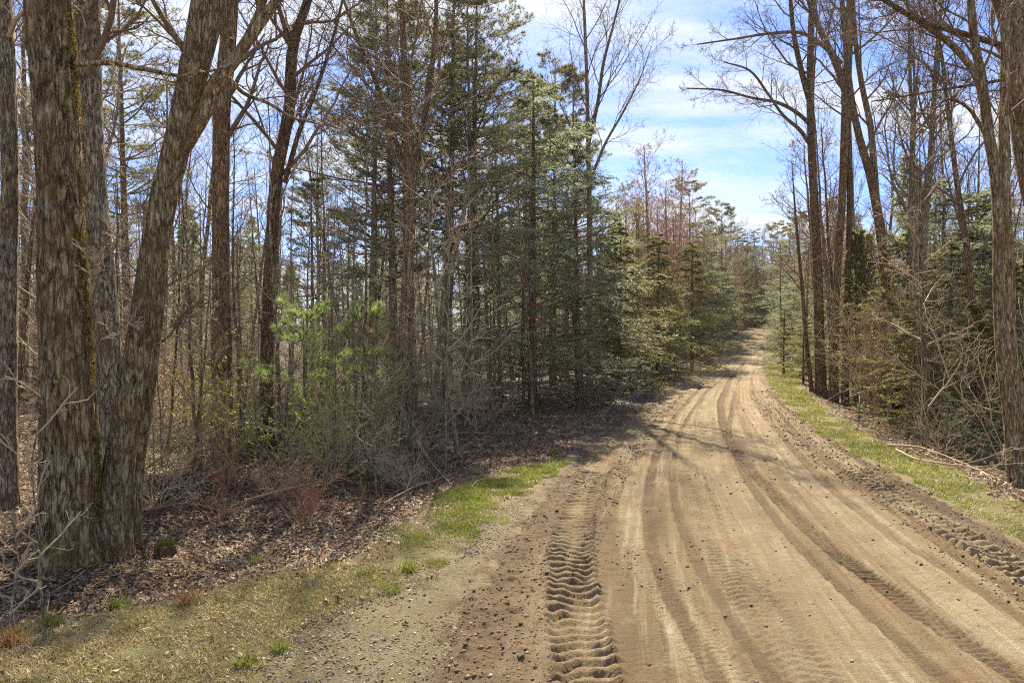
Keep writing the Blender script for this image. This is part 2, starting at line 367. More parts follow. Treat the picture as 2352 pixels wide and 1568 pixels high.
def ground_mat():
    m = mat('forest_floor'); g = G(m); w = g.wpos()
    a = g.noise(w, 9, 8, 0.68, 0.6); c = g.ramp(a, [(0.32, (0.02, 0.013, 0.008)), (0.46, (0.075, 0.05, 0.031)), (0.58, (0.17, 0.12, 0.078)), (0.70, (0.31, 0.235, 0.16))])
    b = g.noise(w, 0.7, 5, 0.6); c = g.mix(g.ramp(b, [(0.5, 0.0), (0.68, 0.55)]), c, (0.035, 0.028, 0.012))
    c = g.mix(g.ramp(g.noise(w, 1.3, 6, 0.7), [(0.58, 0.0), (0.68, 0.5)]), c, (0.08, 0.085, 0.022))
    # bare sandy or grassy soil where the verges are
    s = g.noise(w, 34, 9, 0.82); soil = g.ramp(s, [(0.3, (0.12, 0.095, 0.05)), (0.55, (0.24, 0.195, 0.105)), (0.75, (0.36, 0.30, 0.18))])
    grn = g.ramp(s, [(0.3, (0.09, 0.08, 0.03)), (0.55, (0.19, 0.165, 0.065)), (0.75, (0.29, 0.235, 0.115))])
    c = g.mix(g.attr('verge'), c, g.mix(g.attr('green'), soil, grn))
    h = g.math('ADD', g.noise(w, 24, 8, 0.7), g.noise(w, 6, 3))
    g.pbr(c, 0.9, g.bump(h, 1.0, 0.05), 0.2); return m
M['ground'] = ground_mat()
def build_ground():
    xs = graded(-420, -9, 15, 460, 0.12, 1.10); ys = graded(-40, 2.5, 22, 620, 0.12, 1.10)
    X, Y = np.meshgrid(xs, ys); x = X.ravel(); y = Y.ravel()
    z = land(x, y); l = rl(y); r = rr(y)
    ins = np.minimum(x - l, r - x)
    z = z - 0.22 * sstep(0.0, 0.7, ins) - 0.02 * (ins > 0)
    gs = poly_sd(x, y, P_GRAVEL); z = z - 0.06 * sstep(0.1, 0.5, gs)
    n = 0.35 * fbm(x * 1.5, y * 1.5, 2.0, 3)
    gr = np.maximum(poly_sd(x, y, P_GREEN), poly_sd(x, y, P_RIGHT)); dr = poly_sd(x, y, P_DRY)
    verge = sstep(-0.45, 0.15, np.maximum.reduce([gr, dr, gs]) + n); green = sstep(-0.1, 0.3, np.maximum(gr, dr * 0.4) + n)
    me = make_mesh('ground', np.stack([x, y, z], 1), [grid_faces(len(xs), len(ys))], M['ground'], {'verge': verge, 'green': green})
    link('ground', me, kind='structure')
build_ground()

# ------------------------------------------------------------------ the dirt road with its tyre tracks
def trk(pts, w, depth, **k):
    q = np.array([gp(*p) for p in pts]); o = np.argsort(q[:, 1]); q = q[o]
    d = dict(y=q[:, 1], x=q[:, 0], w=w, depth=depth, lug=0.0, rib=0.0, sp=0.16, tone=0.0, skew=0.0); d.update(k); return d
TRACKS = [
 trk([(1385, 1760), (1348, 1560), (1328, 1480), (1314, 1400), (1307, 1300), (1318, 1200), (1345, 1120), (1392, 1060), (1440, 1010), (1500, 950), (1545, 915), (1600, 878), (1660, 842)], 0.46, 0.045, lug=0.075, sp=0.165, tone=0.25, skew=0.10),
 trk([(1760, 1700), (1650, 1568), (1560, 1430), (1500, 1320), (1455, 1230), (1440, 1170), (1442, 1100), (1455, 1030), (1478, 975), (1530, 922), (1600, 872), (1680, 832)], 0.42, 0.03, lug=0.016, sp=0.075, tone=0.7, skew=0.0, rib=0.016),
 trk([(2500, 1680), (2340, 1560), (2100, 1420), (1950, 1310), (1850, 1220), (1760, 1130), (1695, 1050), (1662, 985), (1655, 930), (1680, 870), (1715, 830)], 0.24, 0.04, lug=0.035, sp=0.09, tone=-0.55, skew=0.0),
 trk([(2700, 1540), (2350, 1330), (2200, 1240), (2050, 1150), (1950, 1080), (1870, 1012), (1800, 955), (1752, 908), (1735, 868), (1750, 830)], 0.42, 0.035, lug=0.085, sp=0.20, tone=0.5, skew=0.16),
 trk([(2400, 1560), (2100, 1300), (1950, 1180), (1850, 1095), (1770, 1005), (1715, 930), (1710, 870), (1735, 825)], 0.55, 0.02, lug=0.0, tone=0.65, rib=0.014),
 trk([(1990, 1730), (1850, 1568), (1740, 1420), (1650, 1260), (1605, 1150), (1575, 1060), (1568, 985), (1600, 905), (1660, 850)], 0.45, 0.018, lug=0.028, sp=0.115, tone=0.3, skew=0.2),
 trk([(1520, 1700), (1440, 1500), (1400, 1380), (1385, 1250), (1400, 1150), (1430, 1080)], 0.3, 0.015, lug=0.0, tone=-0.3),
 trk([(1900, 1568), (1800, 1400), (1720, 1270), (1660, 1150), (1620, 1050), (1610, 960), (1640, 880)], 0.35, 0.015, tone=0.35, rib=0.012),
 trk([(2300, 1700), (2080, 1500), (1900, 1340), (1790, 1215), (1715, 1110), (1672, 1010), (1690, 900)], 0.14, 0.03, lug=0.01, sp=0.07, tone=-0.5),
 trk([(1720, 1690), (1610, 1500), (1530, 1380), (1490, 1260), (1485, 1160), (1505, 1060), (1550, 960), (1620, 880)], 0.16, 0.025, lug=0.0, tone=-0.45),
 trk([(1860, 1700), (1700, 1480), (1610, 1330), (1560, 1210), (1540, 1110), (1560, 1000), (1615, 910), (1690, 845)], 0.12, 0.02, tone=-0.4),
 trk([(2650, 1690), (2280, 1450), (2020, 1270), (1880, 1150), (1790, 1050), (1735, 960)], 0.4, 0.015, tone=0.5, rib=0.012),
 trk([(2750, 1640), (2420, 1430), (2200, 1290), (2020, 1160), (1900, 1070), (1830, 1000), (1775, 930)], 0.14, 0.025, tone=-0.45),
 trk([(2600, 1600), (2300, 1400), (2050, 1240), (1900, 1120), (1810, 1020), (1750, 940)], 0.16, 0.02, tone=-0.3),
]
def road_fields(x, y):
    l = rl(y); r = rr(y); ins = np.minimum(x - l, r - x); u = (x - l) / (r - l)
    h = 0.02 + 0.05 * np.sin(np.clip(u, 0, 1) * math.pi) + 0.018 * fbm(x * 1.1, y * 0.7, 2.0, 3)
    grit = fbm(x * 9, y * 9, 4.0, 3)
    h = h + 0.006 * grit
    # long scrape streaks that follow the road
    q = (x - (l + r) / 2)
    st = fbm(q * 4.5, y * 0.13, 6.0, 5, 0.68); h = h + 0.022 * st + 0.009 * fbm(q * 14.0, y * 0.2, 16.0, 4, 0.8)
    # loose soil thrown to both edges
    y7 = sstep(17, 6, y)
    loose_l = sstep(1.45, 0.25, x - l + 0.5 * fbm(x * 1.3, y * 1.3, 9.0, 2)) * sstep(3.0, 5, y) * sstep(26, 6, y)
    loose_r = sstep(1.25, 0.15, r - x + 0.35 * fbm(x * 1.1, y * 1.1, 11.0, 2)) * sstep(44, 22, y)
    loose = np.maximum(loose_l, loose_r)
    tone = 1.15 * st + 0.05 + 0.45 * fbm(q * 14.0, y * 0.2, 16.0, 4, 0.8); dark = np.zeros_like(x)
    for i, t in enumerate(TRACKS):
        tx = smooth_interp(y, t['y'], t['x']); slope = (np.interp(y + .4, t['y'], t['x']) - np.interp(y - .4, t['y'], t['x'])) / 0.8
        d = (x - tx) / np.sqrt(1 + slope ** 2); s = y * np.sqrt(1 + slope ** 2) + d * slope
        hw = t['w'] / 2 * (1 + 0.06 * fbm(y * 0.8, y * 0 + i, 1.0, 2)); e = np.abs(d) / hw
        m = sstep(1.18, 0.82, e + 0.16 * vnoise(x * 7, y * 7, i * 1.7)) * sstep(t['y'][-1] + 4, t['y'][-1] - 3, y)
        brk = 0.55 + 0.45 * sstep(-0.5, 0.1, fbm(y * 0.5, x * 0 + i * 3.7, 2.0, 2))
        h = h - t['depth'] * m * brk + 0.45 * t['depth'] * np.exp(-((e - 1.25) / 0.22) ** 2) * (1 - loose * 0.3) * sstep(40, 25, y)
        if t['rib']: h = h + t['rib'] * m * np.cos(d / hw * 3.14159 * 3.5) * (0.6 + 0.4 * vnoise(y * 0.7, x * 0 + i)); tone = tone + 0.25 * m * np.cos(d / hw * 3.14159 * 3.5)
        if t['lug']:
            vv = s / t['sp'] + t['skew'] * np.abs(d) / t['sp'] * 2 * np.sign(0.001 + d) ** 2 + 0.12 * np.sin(d / hw * 4.5) + 0.30 * vnoise(s * 1.1, d * 4) + 0.14 * vnoise(s * 5.0, d * 9)
            c = 0.5 + 0.5 * np.cos(2 * math.pi * vv); c = 0.75 * sstep(0.22, 0.72, c) + 0.25 * c + 0.22 * vnoise(x * 17, y * 17, 1.1) * c
            near = sstep(34, 14, y)
            amp = t['lug'] * np.clip(0.8 + 0.45 * vnoise(s * 2.3, d * 6 + 5) + 0.35 * vnoise(s * 0.8, d * 2 + 9), 0.15, 1.3) * near
            h = h + m * amp * c * brk
            if i in (0, 3): h = h + 0.55 * amp * c * np.exp(-((e - 1.08) / 0.16) ** 2)
        h = np.where(m > 0.3, h + 0.002 * grit, h)
        tone = tone * (1 - 0.65 * m) + t['tone'] * 0.9 * m
        if t['tone'] < 0: dark = np.maximum(dark, -t['tone'] * m)
    cl = np.maximum(0, vnoise(x * 13, y * 13, 2.5)) ** 1.3 * 0.055 + np.maximum(0, vnoise(x * 26, y * 26, 7.5)) ** 1.3 * 0.03
    offtrack = loose * (1 - 0.85 * sstep(1.25, 0.95, np.abs(x - smooth_interp(y, TRACKS[0]['y'], TRACKS[0]['x'])) / 0.23)) * (1 - 0.95 * sstep(1.5, 1.0, np.abs(x - smooth_interp(y, TRACKS[3]['y'], TRACKS[3]['x'])) / 0.24))
    h = h + cl * 0.9 * offtrack * sstep(30, 10, y) + 0.03 * loose_r * sstep(0.1, 0.6, r - x)
    scat = sstep(0.15, 0.5, fbm(x * 0.9, y * 0.35, 14.0, 3)); h = h + cl * 0.25 * scat * (1 - loose)
    # feather both rims under the ground beside the road
    rag = 0.22 * fbm(x * 2.2, y * 2.2, 21.0, 3)
    rim = sstep(0.10, -0.35, ins + rag); h = h - 0.16 * rim
    wet = np.clip(np.maximum(offtrack * (0.85 + 0.3 * vnoise(x * 2.1, y * 2.1, 3.3)), dark) + 0.4 * scat * (0.5 + 0.5 * vnoise(x * 4, y * 1.5, 8.8)), 0, 1)
    return h + grade(y), np.clip(tone * 0.5 + 0.5, 0, 1), wet
def road_mat():
    m = mat('packed_dirt'); g = G(m); w = g.wpos(); t = g.attr('tone'); wet = g.attr('wet')
    c = g.ramp(t, [(0.0, (0.080, 0.054, 0.027)), (0.38, (0.167, 0.118, 0.061)), (0.62, (0.234, 0.178, 0.099)), (1.0, (0.313, 0.254, 0.155))])
    cb = g.node('ShaderNodeCombineXYZ'); sp_ = g.node('ShaderNodeSeparateXYZ'); g.L.new(w, sp_.inputs[0]); g.L.new(g.attr('lat'), cb.inputs[0]); g.L.new(g.math('MULTIPLY', sp_.outputs[1], 0.035), cb.inputs[1])
    sv = cb.outputs[0]; stk = g.noise(sv, 8.0, 9, 0.75); c = g.mix(g.ramp(stk, [(0.34, 0.55), (0.50, 0.0)]), c, (0.124, 0.080, 0.046)); c = g.mix(g.ramp(stk, [(0.53, 0.0), (0.68, 0.5)]), c, (0.518, 0.442, 0.336))
    p = g.noise(w, 1.1, 6, 0.62); c = g.mix(g.ramp(p, [(0.42, 0.0), (0.66, 0.6)]), c, (0.200, 0.124, 0.065))
    p2 = g.noise(w, 2.3, 6, 0.65, 0.3); c = g.mix(g.ramp(p2, [(0.55, 0.0), (0.70, 0.5)]), c, (0.267, 0.229, 0.143))
    c = g.mix(wet, c, g.mix(g.noise(w, 3.5, 4), (0.079, 0.052, 0.028), (0.142, 0.097, 0.059)))
    sp = g.noise(w, 30, 8, 0.85); c = g.mix(g.ramp(sp, [(0.32, 0.85), (0.47, 0.0)]), c, (0.067, 0.046, 0.025))
    s2 = g.voro(w, 55); c = g.mix(g.ramp(s2, [(0.10, 0.55), (0.2, 0.0)]), c, (0.307, 0.254, 0.182))
    h = g.math('ADD', g.math('ADD', g.noise(w, 70, 7, 0.72), g.math('MULTIPLY', g.noise(w, 18, 5, 0.6), 1.2)), g.math('MULTIPLY', stk, 1.2))
    g.pbr(c, 0.93, g.bump(h, 1.0, 0.022), 0.15); return m
M['road'] = road_mat()
def build_road():
    ys = np.concatenate([np.arange(-30, 3.6, 0.4), np.arange(3.6, 8.2, 0.02), np.arange(8.2, 13, 0.03), np.arange(13, 24, 0.06), np.arange(24, 50, 0.16), np.arange(50, 124, 0.6), np.arange(124, 200, 4)])
    us = np.linspace(0, 1, 235)
    l = rl(ys) - 0.7; r = rr(ys) + 0.7
    X = l[:, None] + (r - l)[:, None] * us[None]; Y = np.repeat(ys[:, None], len(us), 1)
    x = X.ravel(); y = Y.ravel(); z, tone, wet = road_fields(x, y)
    link('dirt_road', make_mesh('dirt_road', np.stack([x, y, z], 1), [grid_faces(len(us), len(ys))], M['road'], {'tone': tone, 'wet': wet, 'lat': (x - (rl(y) + rr(y)) / 2)}), kind='structure')
build_road()
def roadz(x, y): return road_fields(np.asarray(x, float), np.asarray(y, float))[0]

def gravel_mat():
    m = mat('sandy_gravel'); g = G(m); w = g.wpos()
    a = g.noise(w, 26, 9, 0.85); c = g.ramp(a, [(0.30, (0.047, 0.036, 0.019)), (0.45, (0.164, 0.132, 0.075)), (0.58, (0.243, 0.201, 0.121)), (0.75, (0.344, 0.293, 0.195))])
    c = g.mix(g.ramp(g.noise(w, 1.6, 5, 0.6), [(0.45, 0.0), (0.7, 0.55)]), c, (0.164, 0.143, 0.063))
    c = g.mix(g.ramp(g.noise(w, 14, 4, 0.6), [(0.60, 0.0), (0.68, 0.6)]), c, (0.070, 0.054, 0.030))
    c = g.mix(g.attr('soil'), c, g.mix(g.noise(w, 3.5, 4), (0.121, 0.077, 0.040), (0.184, 0.116, 0.063)))
    c = g.mix(g.attr('green'), c, (0.156, 0.139, 0.052))
    g.pbr(c, 0.92, g.bump(g.noise(w, 40, 9, 0.8), 1.0, 0.03), 0.15); return m
M['gravel'] = gravel_mat()
def build_shoulder():
    a = P_GRAVEL.min(0) - 0.6; b = P_GRAVEL.max(0) + 0.6
    xs = np.arange(a[0], b[0], 0.05); ys = np.arange(max(a[1], 2.2), b[1], 0.05); X, Y = np.meshgrid(xs, ys); x = X.ravel(); y = Y.ravel()
    sd = poly_sd(x, y, P_GRAVEL) + 0.38 * fbm(x * 2.6, y * 2.6, 31.0, 5, 0.7)
    z = land(x, y) + 0.018 - 0.075 * sstep(0.1, -0.3, sd) + 0.008 * fbm(x * 8, y * 8, 3.0, 3)
    # it runs out under the road's loose edge
    z = z - 0.03 * sstep(-0.2, 0.3, x - rl(y))
    nn = fbm(x * 3.5, y * 3.5, 13.0, 4); soil = sstep(-0.30, 0.25, x - rl(y) + 0.55 * nn) * 0.9; grn = sstep(0.45, -0.1, sd + 0.5 * nn) * sstep(-0.4, -1.2, x - rl(y)) * 0.8
    f = grid_faces(len(xs), len(ys)); keep = (sd > -0.45)[f].any(1)
    f = f[keep]; used = np.unique(f); mp = np.full(len(x), -1); mp[used] = np.arange(len(used))
    link('gravel_shoulder', make_mesh('gravel_shoulder', np.stack([x, y, z], 1)[used], [mp[f]], M['gravel'], {'soil': soil[used], 'green': grn[used]}), kind='structure')
build_shoulder()

# ------------------------------------------------------------------ tree builders
def mesh_of(name, batches, m): V, Fq = tubes(batches); return make_mesh(name, V, [Fq], m)
def trunk_batch(h, r0, rng, n=14, lean=0.02, tip=0.02, flare=0.35):
    f = np.linspace(0, 1, n); P = np.zeros((1, n, 3)); P[0, :, 2] = f * h - 0.15
    w = np.cumsum(rng.randn(n, 2) * lean * h / n, 0); w -= w[0]; P[0, :, :2] = w + rng.randn(2) * lean * h * f[:, None]
    r = r0 * (1 - f) ** 0.85 + tip; r = r * (1 + flare * np.exp(-f * h / 0.35)); return B(P, r[None])
def bare_crown(rng, tr, h, K=(14, 8, 6, 3), f0=0.35, ang=0.75, up=0.10, ln=0.30, rmin=0.006, spread=1.0):
    prof = lambda f: np.clip(1.25 - 0.75 * f, 0.2, 1.2)
    b1 = spawn(rng, tr, K[0], f0, 0.97, ang, ln * spread, 8, 0.13, up, 0.5, rmin * 1.6, prof=prof)
    b2 = spawn(rng, b1, K[1], 0.18, 0.97, 0.7, 0.42, 6, 0.16, up * 0.6, 0.62, rmin * 1.2, prof=lambda f: 1.15 - 0.6 * f)
    b3 = spawn(rng, b2, K[2], 0.15, 1.0, 0.7, 0.45, 4, 0.2, up * 0.4, 0.6, rmin, prof=lambda f: 1.1 - 0.5 * f)
    out = [(b1, 5), (b2, 4), (b3, 3)]
    b4 = None
    if K[3]:
        b4 = spawn(rng, b3, K[3], 0.25, 1.0, 0.7, 0.5, 3, 0.2, 0.02, 0.7, rmin * 0.8); out.append((b4, 3))
    return out, b1, b2, b3, b4
def rnd_attr(rng, nitem, per, base=None):
    r = rng.rand(nitem) if base is None else np.clip(base, 0, 1); return np.repeat(r, per)
def leaf_parts(name, rng, tw, K, ln, wd, m, f0=0.3, clump=0.0, flat=False, droop=0.0, ang=0.9):
    f = f0 + (1 - f0) * rng.rand(len(tw.P), K); pos, tan, _ = tw.at(f); pos = pos.reshape(-1, 3); tan = tan.reshape(-1, 3)
    n = len(pos)
    if flat:
        side = norm(np.cross(tan, [0, 0, 1.0])) * np.where(rng.rand(n, 1) < 0.5, -1, 1)
        A = norm(tan * math.cos(ang) + side * math.sin(ang) + rng.randn(n, 3) * 0.22 - np.array([0, 0, droop])); W = norm(np.cross(A, np.array([0, 0, 1.0]) + rng.randn(n, 3) * 0.45))
    else:
        A = norm(tan * 0.6 + rng.randn(n, 3) * 0.7); W = perp(rng, A)
    V, T = cards(pos, A, W, ln * (0.6 + 0.7 * rng.rand(n)), wd * (0.6 + 0.7 * rng.rand(n)))
    base = 0.5 * rng.rand(n) + 0.5 * np.repeat(rng.rand(len(tw.P)), K)
    return make_mesh(name, V, [T], m, {'rnd': rnd_attr(rng, n, 4, base)}, smooth=False)
def needle_mesh(name, rng, pos, axis, ln, wd, per, m, spread=0.8):
    n = len(pos); A = norm(np.repeat(axis, per, 0) + rng.randn(n * per, 3) * spread); p = np.repeat(pos, per, 0)
    V, T = tris(p, A, perp(rng, A), ln * (0.7 + 0.5 * rng.rand(n * per)), wd)
    base = 0.45 * rng.rand(n * per) + 0.55 * np.repeat(rng.rand(n), per)
    return make_mesh(name, V, [T], m, {'rnd': rnd_attr(rng, n * per, 3, base)}, smooth=False)

class Proto:                               # one kind of plant: list of (part name, mesh)
    def __init__(s, name, cat, parts): s.name = name; s.cat = cat; s.parts = parts; s.root = None
    def place(s, label, x, y, rz, sc=1.0, group=None, tilt=(0, 0), z=None):
        loc = (x, y, lz(x, y) - 0.03 if z is None else z)
        if s.root is None:
            s.root = thing(s.name, label, s.cat, loc, rz, sc, group); s.root.rotation_euler = (tilt[0], tilt[1], rz)
            for pn, me in s.parts: link(pn, me, s.root, **({} if pn in ('trunk', 'stems') else {'kind': 'stuff'}))
            return s.root
        return dup(s.root, label, loc, rz, sc, group, tilt)

def p_bare(seed, h, r0, K, f0, ang, up, ln, bark, twig, buds=None, lean=0.03):
    rng = np.random.RandomState(seed); tr = trunk_batch(h, r0, rng, 16, lean)
    bl, b1, b2, b3, b4 = bare_crown(rng, tr, h, K, f0, ang, up, ln)
    parts = [('trunk', mesh_of('trunk', [(tr, 10)], M[bark])), ('branches', mesh_of('branches', bl, M[twig]))]
    if buds: parts.append(('buds', leaf_parts('buds', rng, b4 if b4 is not None else b3, buds[1], buds[2], buds[2] * 0.5, M[buds[0]])))
    return Proto('bare_tree', 'tree', parts)
def p_sapling(seed, h, r0, bark='bark_grey', twig='twig_pale', K=(16, 6, 3), buds=None, name='sapling'):
    rng = np.random.RandomState(seed); tr = trunk_batch(h, r0, rng, 12, 0.035, 0.008, 0.1)
    b1 = spawn(rng, tr, K[0], 0.15, 0.98, 0.95, 0.17, 6, 0.15, 0.09, 0.45, 0.006, prof=lambda f: 1.2 - 0.7 * f)
    b2 = spawn(rng, b1, K[1], 0.2, 1.0, 0.7, 0.4, 4, 0.18, 0.03, 0.6, 0.005); b3 = spawn(rng, b2, K[2], 0.2, 1.0, 0.7, 0.45, 3, 0.2, 0.02, 0.7, 0.004)
    parts = [('trunk', mesh_of('trunk', [(tr, 7)], M[bark])), ('branches', mesh_of('branches', [(b1, 4), (b2, 3), (b3, 3)], M[twig]))]
    if buds: parts.append(('leaves', leaf_parts('leaves', rng, b3, buds[1], buds[2], buds[2] * 0.5, M[buds[0]])))
    return Proto(name, 'sapling', parts)
def p_pine(seed, h, r0, crown0=0.38, needle='needle_pine'):
    rng = np.random.RandomState(seed); tr = trunk_batch(h, r0, rng, 16, 0.015)
    W = 16; f = np.repeat(crown0 + (0.99 - crown0) * (np.arange(W) / (W - 1)) ** 0.9, 5)[None] + rng.randn(1, W * 5) * 0.006
    keep = rng.rand(W * 5) > 0.18; f = np.clip(f[:, keep], 0, 0.99)
    prof = lambda q: np.clip(0.35 + 1.6 * (1 - q) * (q > crown0 + 0.08) + 0.5 * (q <= crown0 + 0.08), 0, 1.15)
    b1 = spawn(rng, tr, 1, 0, 1, 1.42, 0.215, 8, 0.10, 0.055, 0.42, 0.012, angj=0.14, prof=prof, f=f, lj=(0.45, 1.2))
    dead = spawn(rng, tr, 16, 0.08, crown0, 1.5, 0.075, 5, 0.12, -0.02, 0.2, 0.008)
    b2 = spawn(rng, b1, 9, 0.30, 0.99, 0.8, 0.33, 5, 0.1, 0.05, 0.6, 0.008, flat=True, prof=lambda q: 1.3 - 0.8 * q)
    b3 = spawn(rng, b2, 5, 0.25, 1.0, 0.7, 0.42, 3, 0.12, 0.08, 0.7, 0.006, flat=True)
    q = 0.35 + 0.65 * rng.rand(len(b3.P), 3); q[:, 0] = 0.99; pos, tan, _ = b3.at(q); pos = pos.reshape(-1, 3); tan = norm(tan.reshape(-1, 3) + np.array([0, 0, 0.35]))
    need = needle_mesh('needles', rng, pos, tan, 0.20, 0.020, 8, M[needle], 0.65)
    return Proto('pine_tree', 'pine tree', [('trunk', mesh_of('trunk', [(tr, 10)], M['bark_pine'])), ('branches', mesh_of('branches', [(b1, 5), (dead, 3), (b2, 3), (b3, 3)], M['twig_dark'])), ('needles', need)])
def p_hemlock(seed, h, r0, K=(95, 12, 4), lw=(0.13, 0.05), needle='needle_hemlock', spread=0.30, low=0.06, name='hemlock_tree', cat='hemlock tree', kl=5, droop=-0.045):
    rng = np.random.RandomState(seed); tr = trunk_batch(h, r0, rng, 14, 0.012)
    b1 = spawn(rng, tr, K[0], low, 0.99, 1.45, spread, 7, 0.06, droop, 0.3, 0.008, prof=lambda f: np.clip(1.05 - f, 0.05, 1) ** 0.68 * np.clip(0.55 + f * 3, 0, 1), lj=(0.35, 1.25), angj=0.22)
    b2 = spawn(rng, b1, K[1], 0.15, 0.99, 0.85, 0.34, 5, 0.08, -0.04, 0.55, 0.005, flat=True, prof=lambda q: 1.25 - 0.85 * q)
    b3 = spawn(rng, b2, K[2], 0.2, 1.0, 0.8, 0.42, 3, 0.1, -0.05, 0.6, 0.004, flat=True)
    lv = leaf_parts('needles', rng, b3, kl, lw[0], lw[1], M[needle], 0.15, flat=True, droop=0.12)
    return Proto(name, cat, [('trunk', mesh_of('trunk', [(tr, 9)], M['bark_pine'])), ('branches', mesh_of('branches', [(b1, 4), (b2, 3)], M['twig_dark'])), ('needles', lv)])
def p_cedar(seed, h, r0, needle='needle_hemlock'):
    rng = np.random.RandomState(seed); tr = trunk_batch(h, r0, rng, 12, 0.01)
    b1 = spawn(rng, tr, 130, 0.10, 0.99, 1.15, 0.165, 6, 0.08, 0.06, 0.3, 0.006, prof=lambda f: np.clip(1.08 - f, 0.08, 1) ** 0.7, lj=(0.6, 1.15))
    b2 = spawn(rng, b1, 9, 0.25, 1.0, 0.7, 0.34, 4, 0.12, 0.02, 0.6, 0.004)
    lv = leaf_parts('needles', rng, b2, 9, 0.13, 0.06, M[needle], 0.1)
    return Proto('cedar_tree', 'cedar tree', [('trunk', mesh_of('trunk', [(tr, 8)], M['bark_brown'])), ('branches', mesh_of('branches', [(b1, 3), (b2, 3)], M['twig_dark'])), ('needles', lv)])
def p_fir(seed, h, r0, needle='needle_fir'):
    rng = np.random.RandomState(seed); tr = trunk_batch(h, r0, rng, 10, 0.015, 0.006)
    W = max(6, int(h / 0.26)); f = np.repeat(0.10 + 0.88 * np.arange(W) / (W - 1), 6)[None] + rng.randn(1, W * 6) * 0.006; f = np.clip(f, 0, 0.99)
    b1 = spawn(rng, tr, 1, 0, 1, 1.40, 0.36, 6, 0.05, 0.02, 0.35, 0.006, f=f, prof=lambda q: np.clip(1.05 - q, 0.05, 1), lj=(0.7, 1.15))
    b2 = spawn(rng, b1, 10, 0.15, 0.98, 0.8, 0.32, 4, 0.06, 0.0, 0.6, 0.004, flat=True, prof=lambda q: 1.2 - 0.8 * q)
    allb = B(np.concatenate([b2.P]), np.concatenate([b2.r]), b2.L)
    lv = leaf_parts('needles', rng, allb, 16, 0.055, 0.02, M[needle], 0.0, flat=True, ang=0.85)
    return Proto('fir_tree', 'fir tree', [('trunk', mesh_of('trunk', [(tr, 7)], M['bark_grey'])), ('branches', mesh_of('branches', [(b1, 4), (b2, 3)], M['twig_dark'])), ('needles', lv)])
def p_young_pine(seed, h, r0, needle='needle_bright'):
    rng = np.random.RandomState(seed); tr = trunk_batch(h, r0, rng, 12, 0.04, 0.008)
    f = np.repeat(np.array([0.40, 0.54, 0.67, 0.79, 0.88, 0.95]), 4)[None] + rng.randn(1, 24) * 0.012
    b1 = spawn(rng, tr, 1, 0, 1, 1.15, 0.42, 7, 0.08, 0.06, 0.4, 0.008, f=np.clip(f, 0, .99), prof=lambda q: np.clip(1.35 - q, 0.2, 1), lj=(0.55, 1.15))
    b2 = spawn(rng, b1, 3, 0.35, 0.95, 0.75, 0.40, 4, 0.1, 0.08, 0.7, 0.006, flat=True)
    pos = []; ax = []
    for b, q in ((b1, (0.80, 0.90, 0.99)), (b2, (0.72, 0.99))):
        p, t, _ = b.at(np.repeat(np.array(q)[None], len(b.P), 0)); pos.append(p.reshape(-1, 3)); ax.append(t.reshape(-1, 3))
    need = needle_mesh('needles', rng, np.concatenate(pos), norm(np.concatenate(ax) + np.array([0, 0, 0.1])), 0.17, 0.007, 60, M[needle], 0.5)
    return Proto('young_pine', 'pine tree', [('trunk', mesh_of('trunk', [(tr, 7)], M['bark_grey'])), ('branches', mesh_of('branches', [(b1, 4), (b2, 3)], M['twig_dark'])), ('needles', need)])
def p_shrub(seed, h, stems=9, twig='twig_pale', leaf=None, ang=0.45, K=(7, 5), name='shrub', r=0.009, sides=4):
    rng = np.random.RandomState(seed); st = np.zeros((1, 2, 3)); st[0, 1, 2] = 0.1
    base = B(st, np.full((1, 2), r * 2))
    b0 = spawn(rng, base, stems, 0.0, 0.9, ang, h, 8, 0.11, 0.05, 0.5, r, absl=True, lj=(0.5, 1.15), angj=0.25)
    b0.P[:, :, :2] += rng.randn(stems, 1, 2) * 0.06 * h; b0.P[:, 0, 2] -= 0.08
    b1 = spawn(rng, b0, K[0], 0.2, 1.0, 0.75, 0.38, 5, 0.16, 0.05, 0.6, 0.0045); b2 = spawn(rng, b1, K[1], 0.2, 1.0, 0.7, 0.42, 3, 0.2, 0.03, 0.65, 0.0032)
    parts = [('stems', mesh_of('stems', [(b0, sides + 1)], M[twig])), ('twigs', mesh_of('twigs', [(b1, sides), (b2, 3)], M[twig]))]
    if leaf: parts.append(('leaves', leaf_parts('leaves', rng, b2, leaf[1], leaf[2], leaf[2] * 0.55, M[leaf[0]], 0.5)))
    return Proto(name, 'shrub', parts)

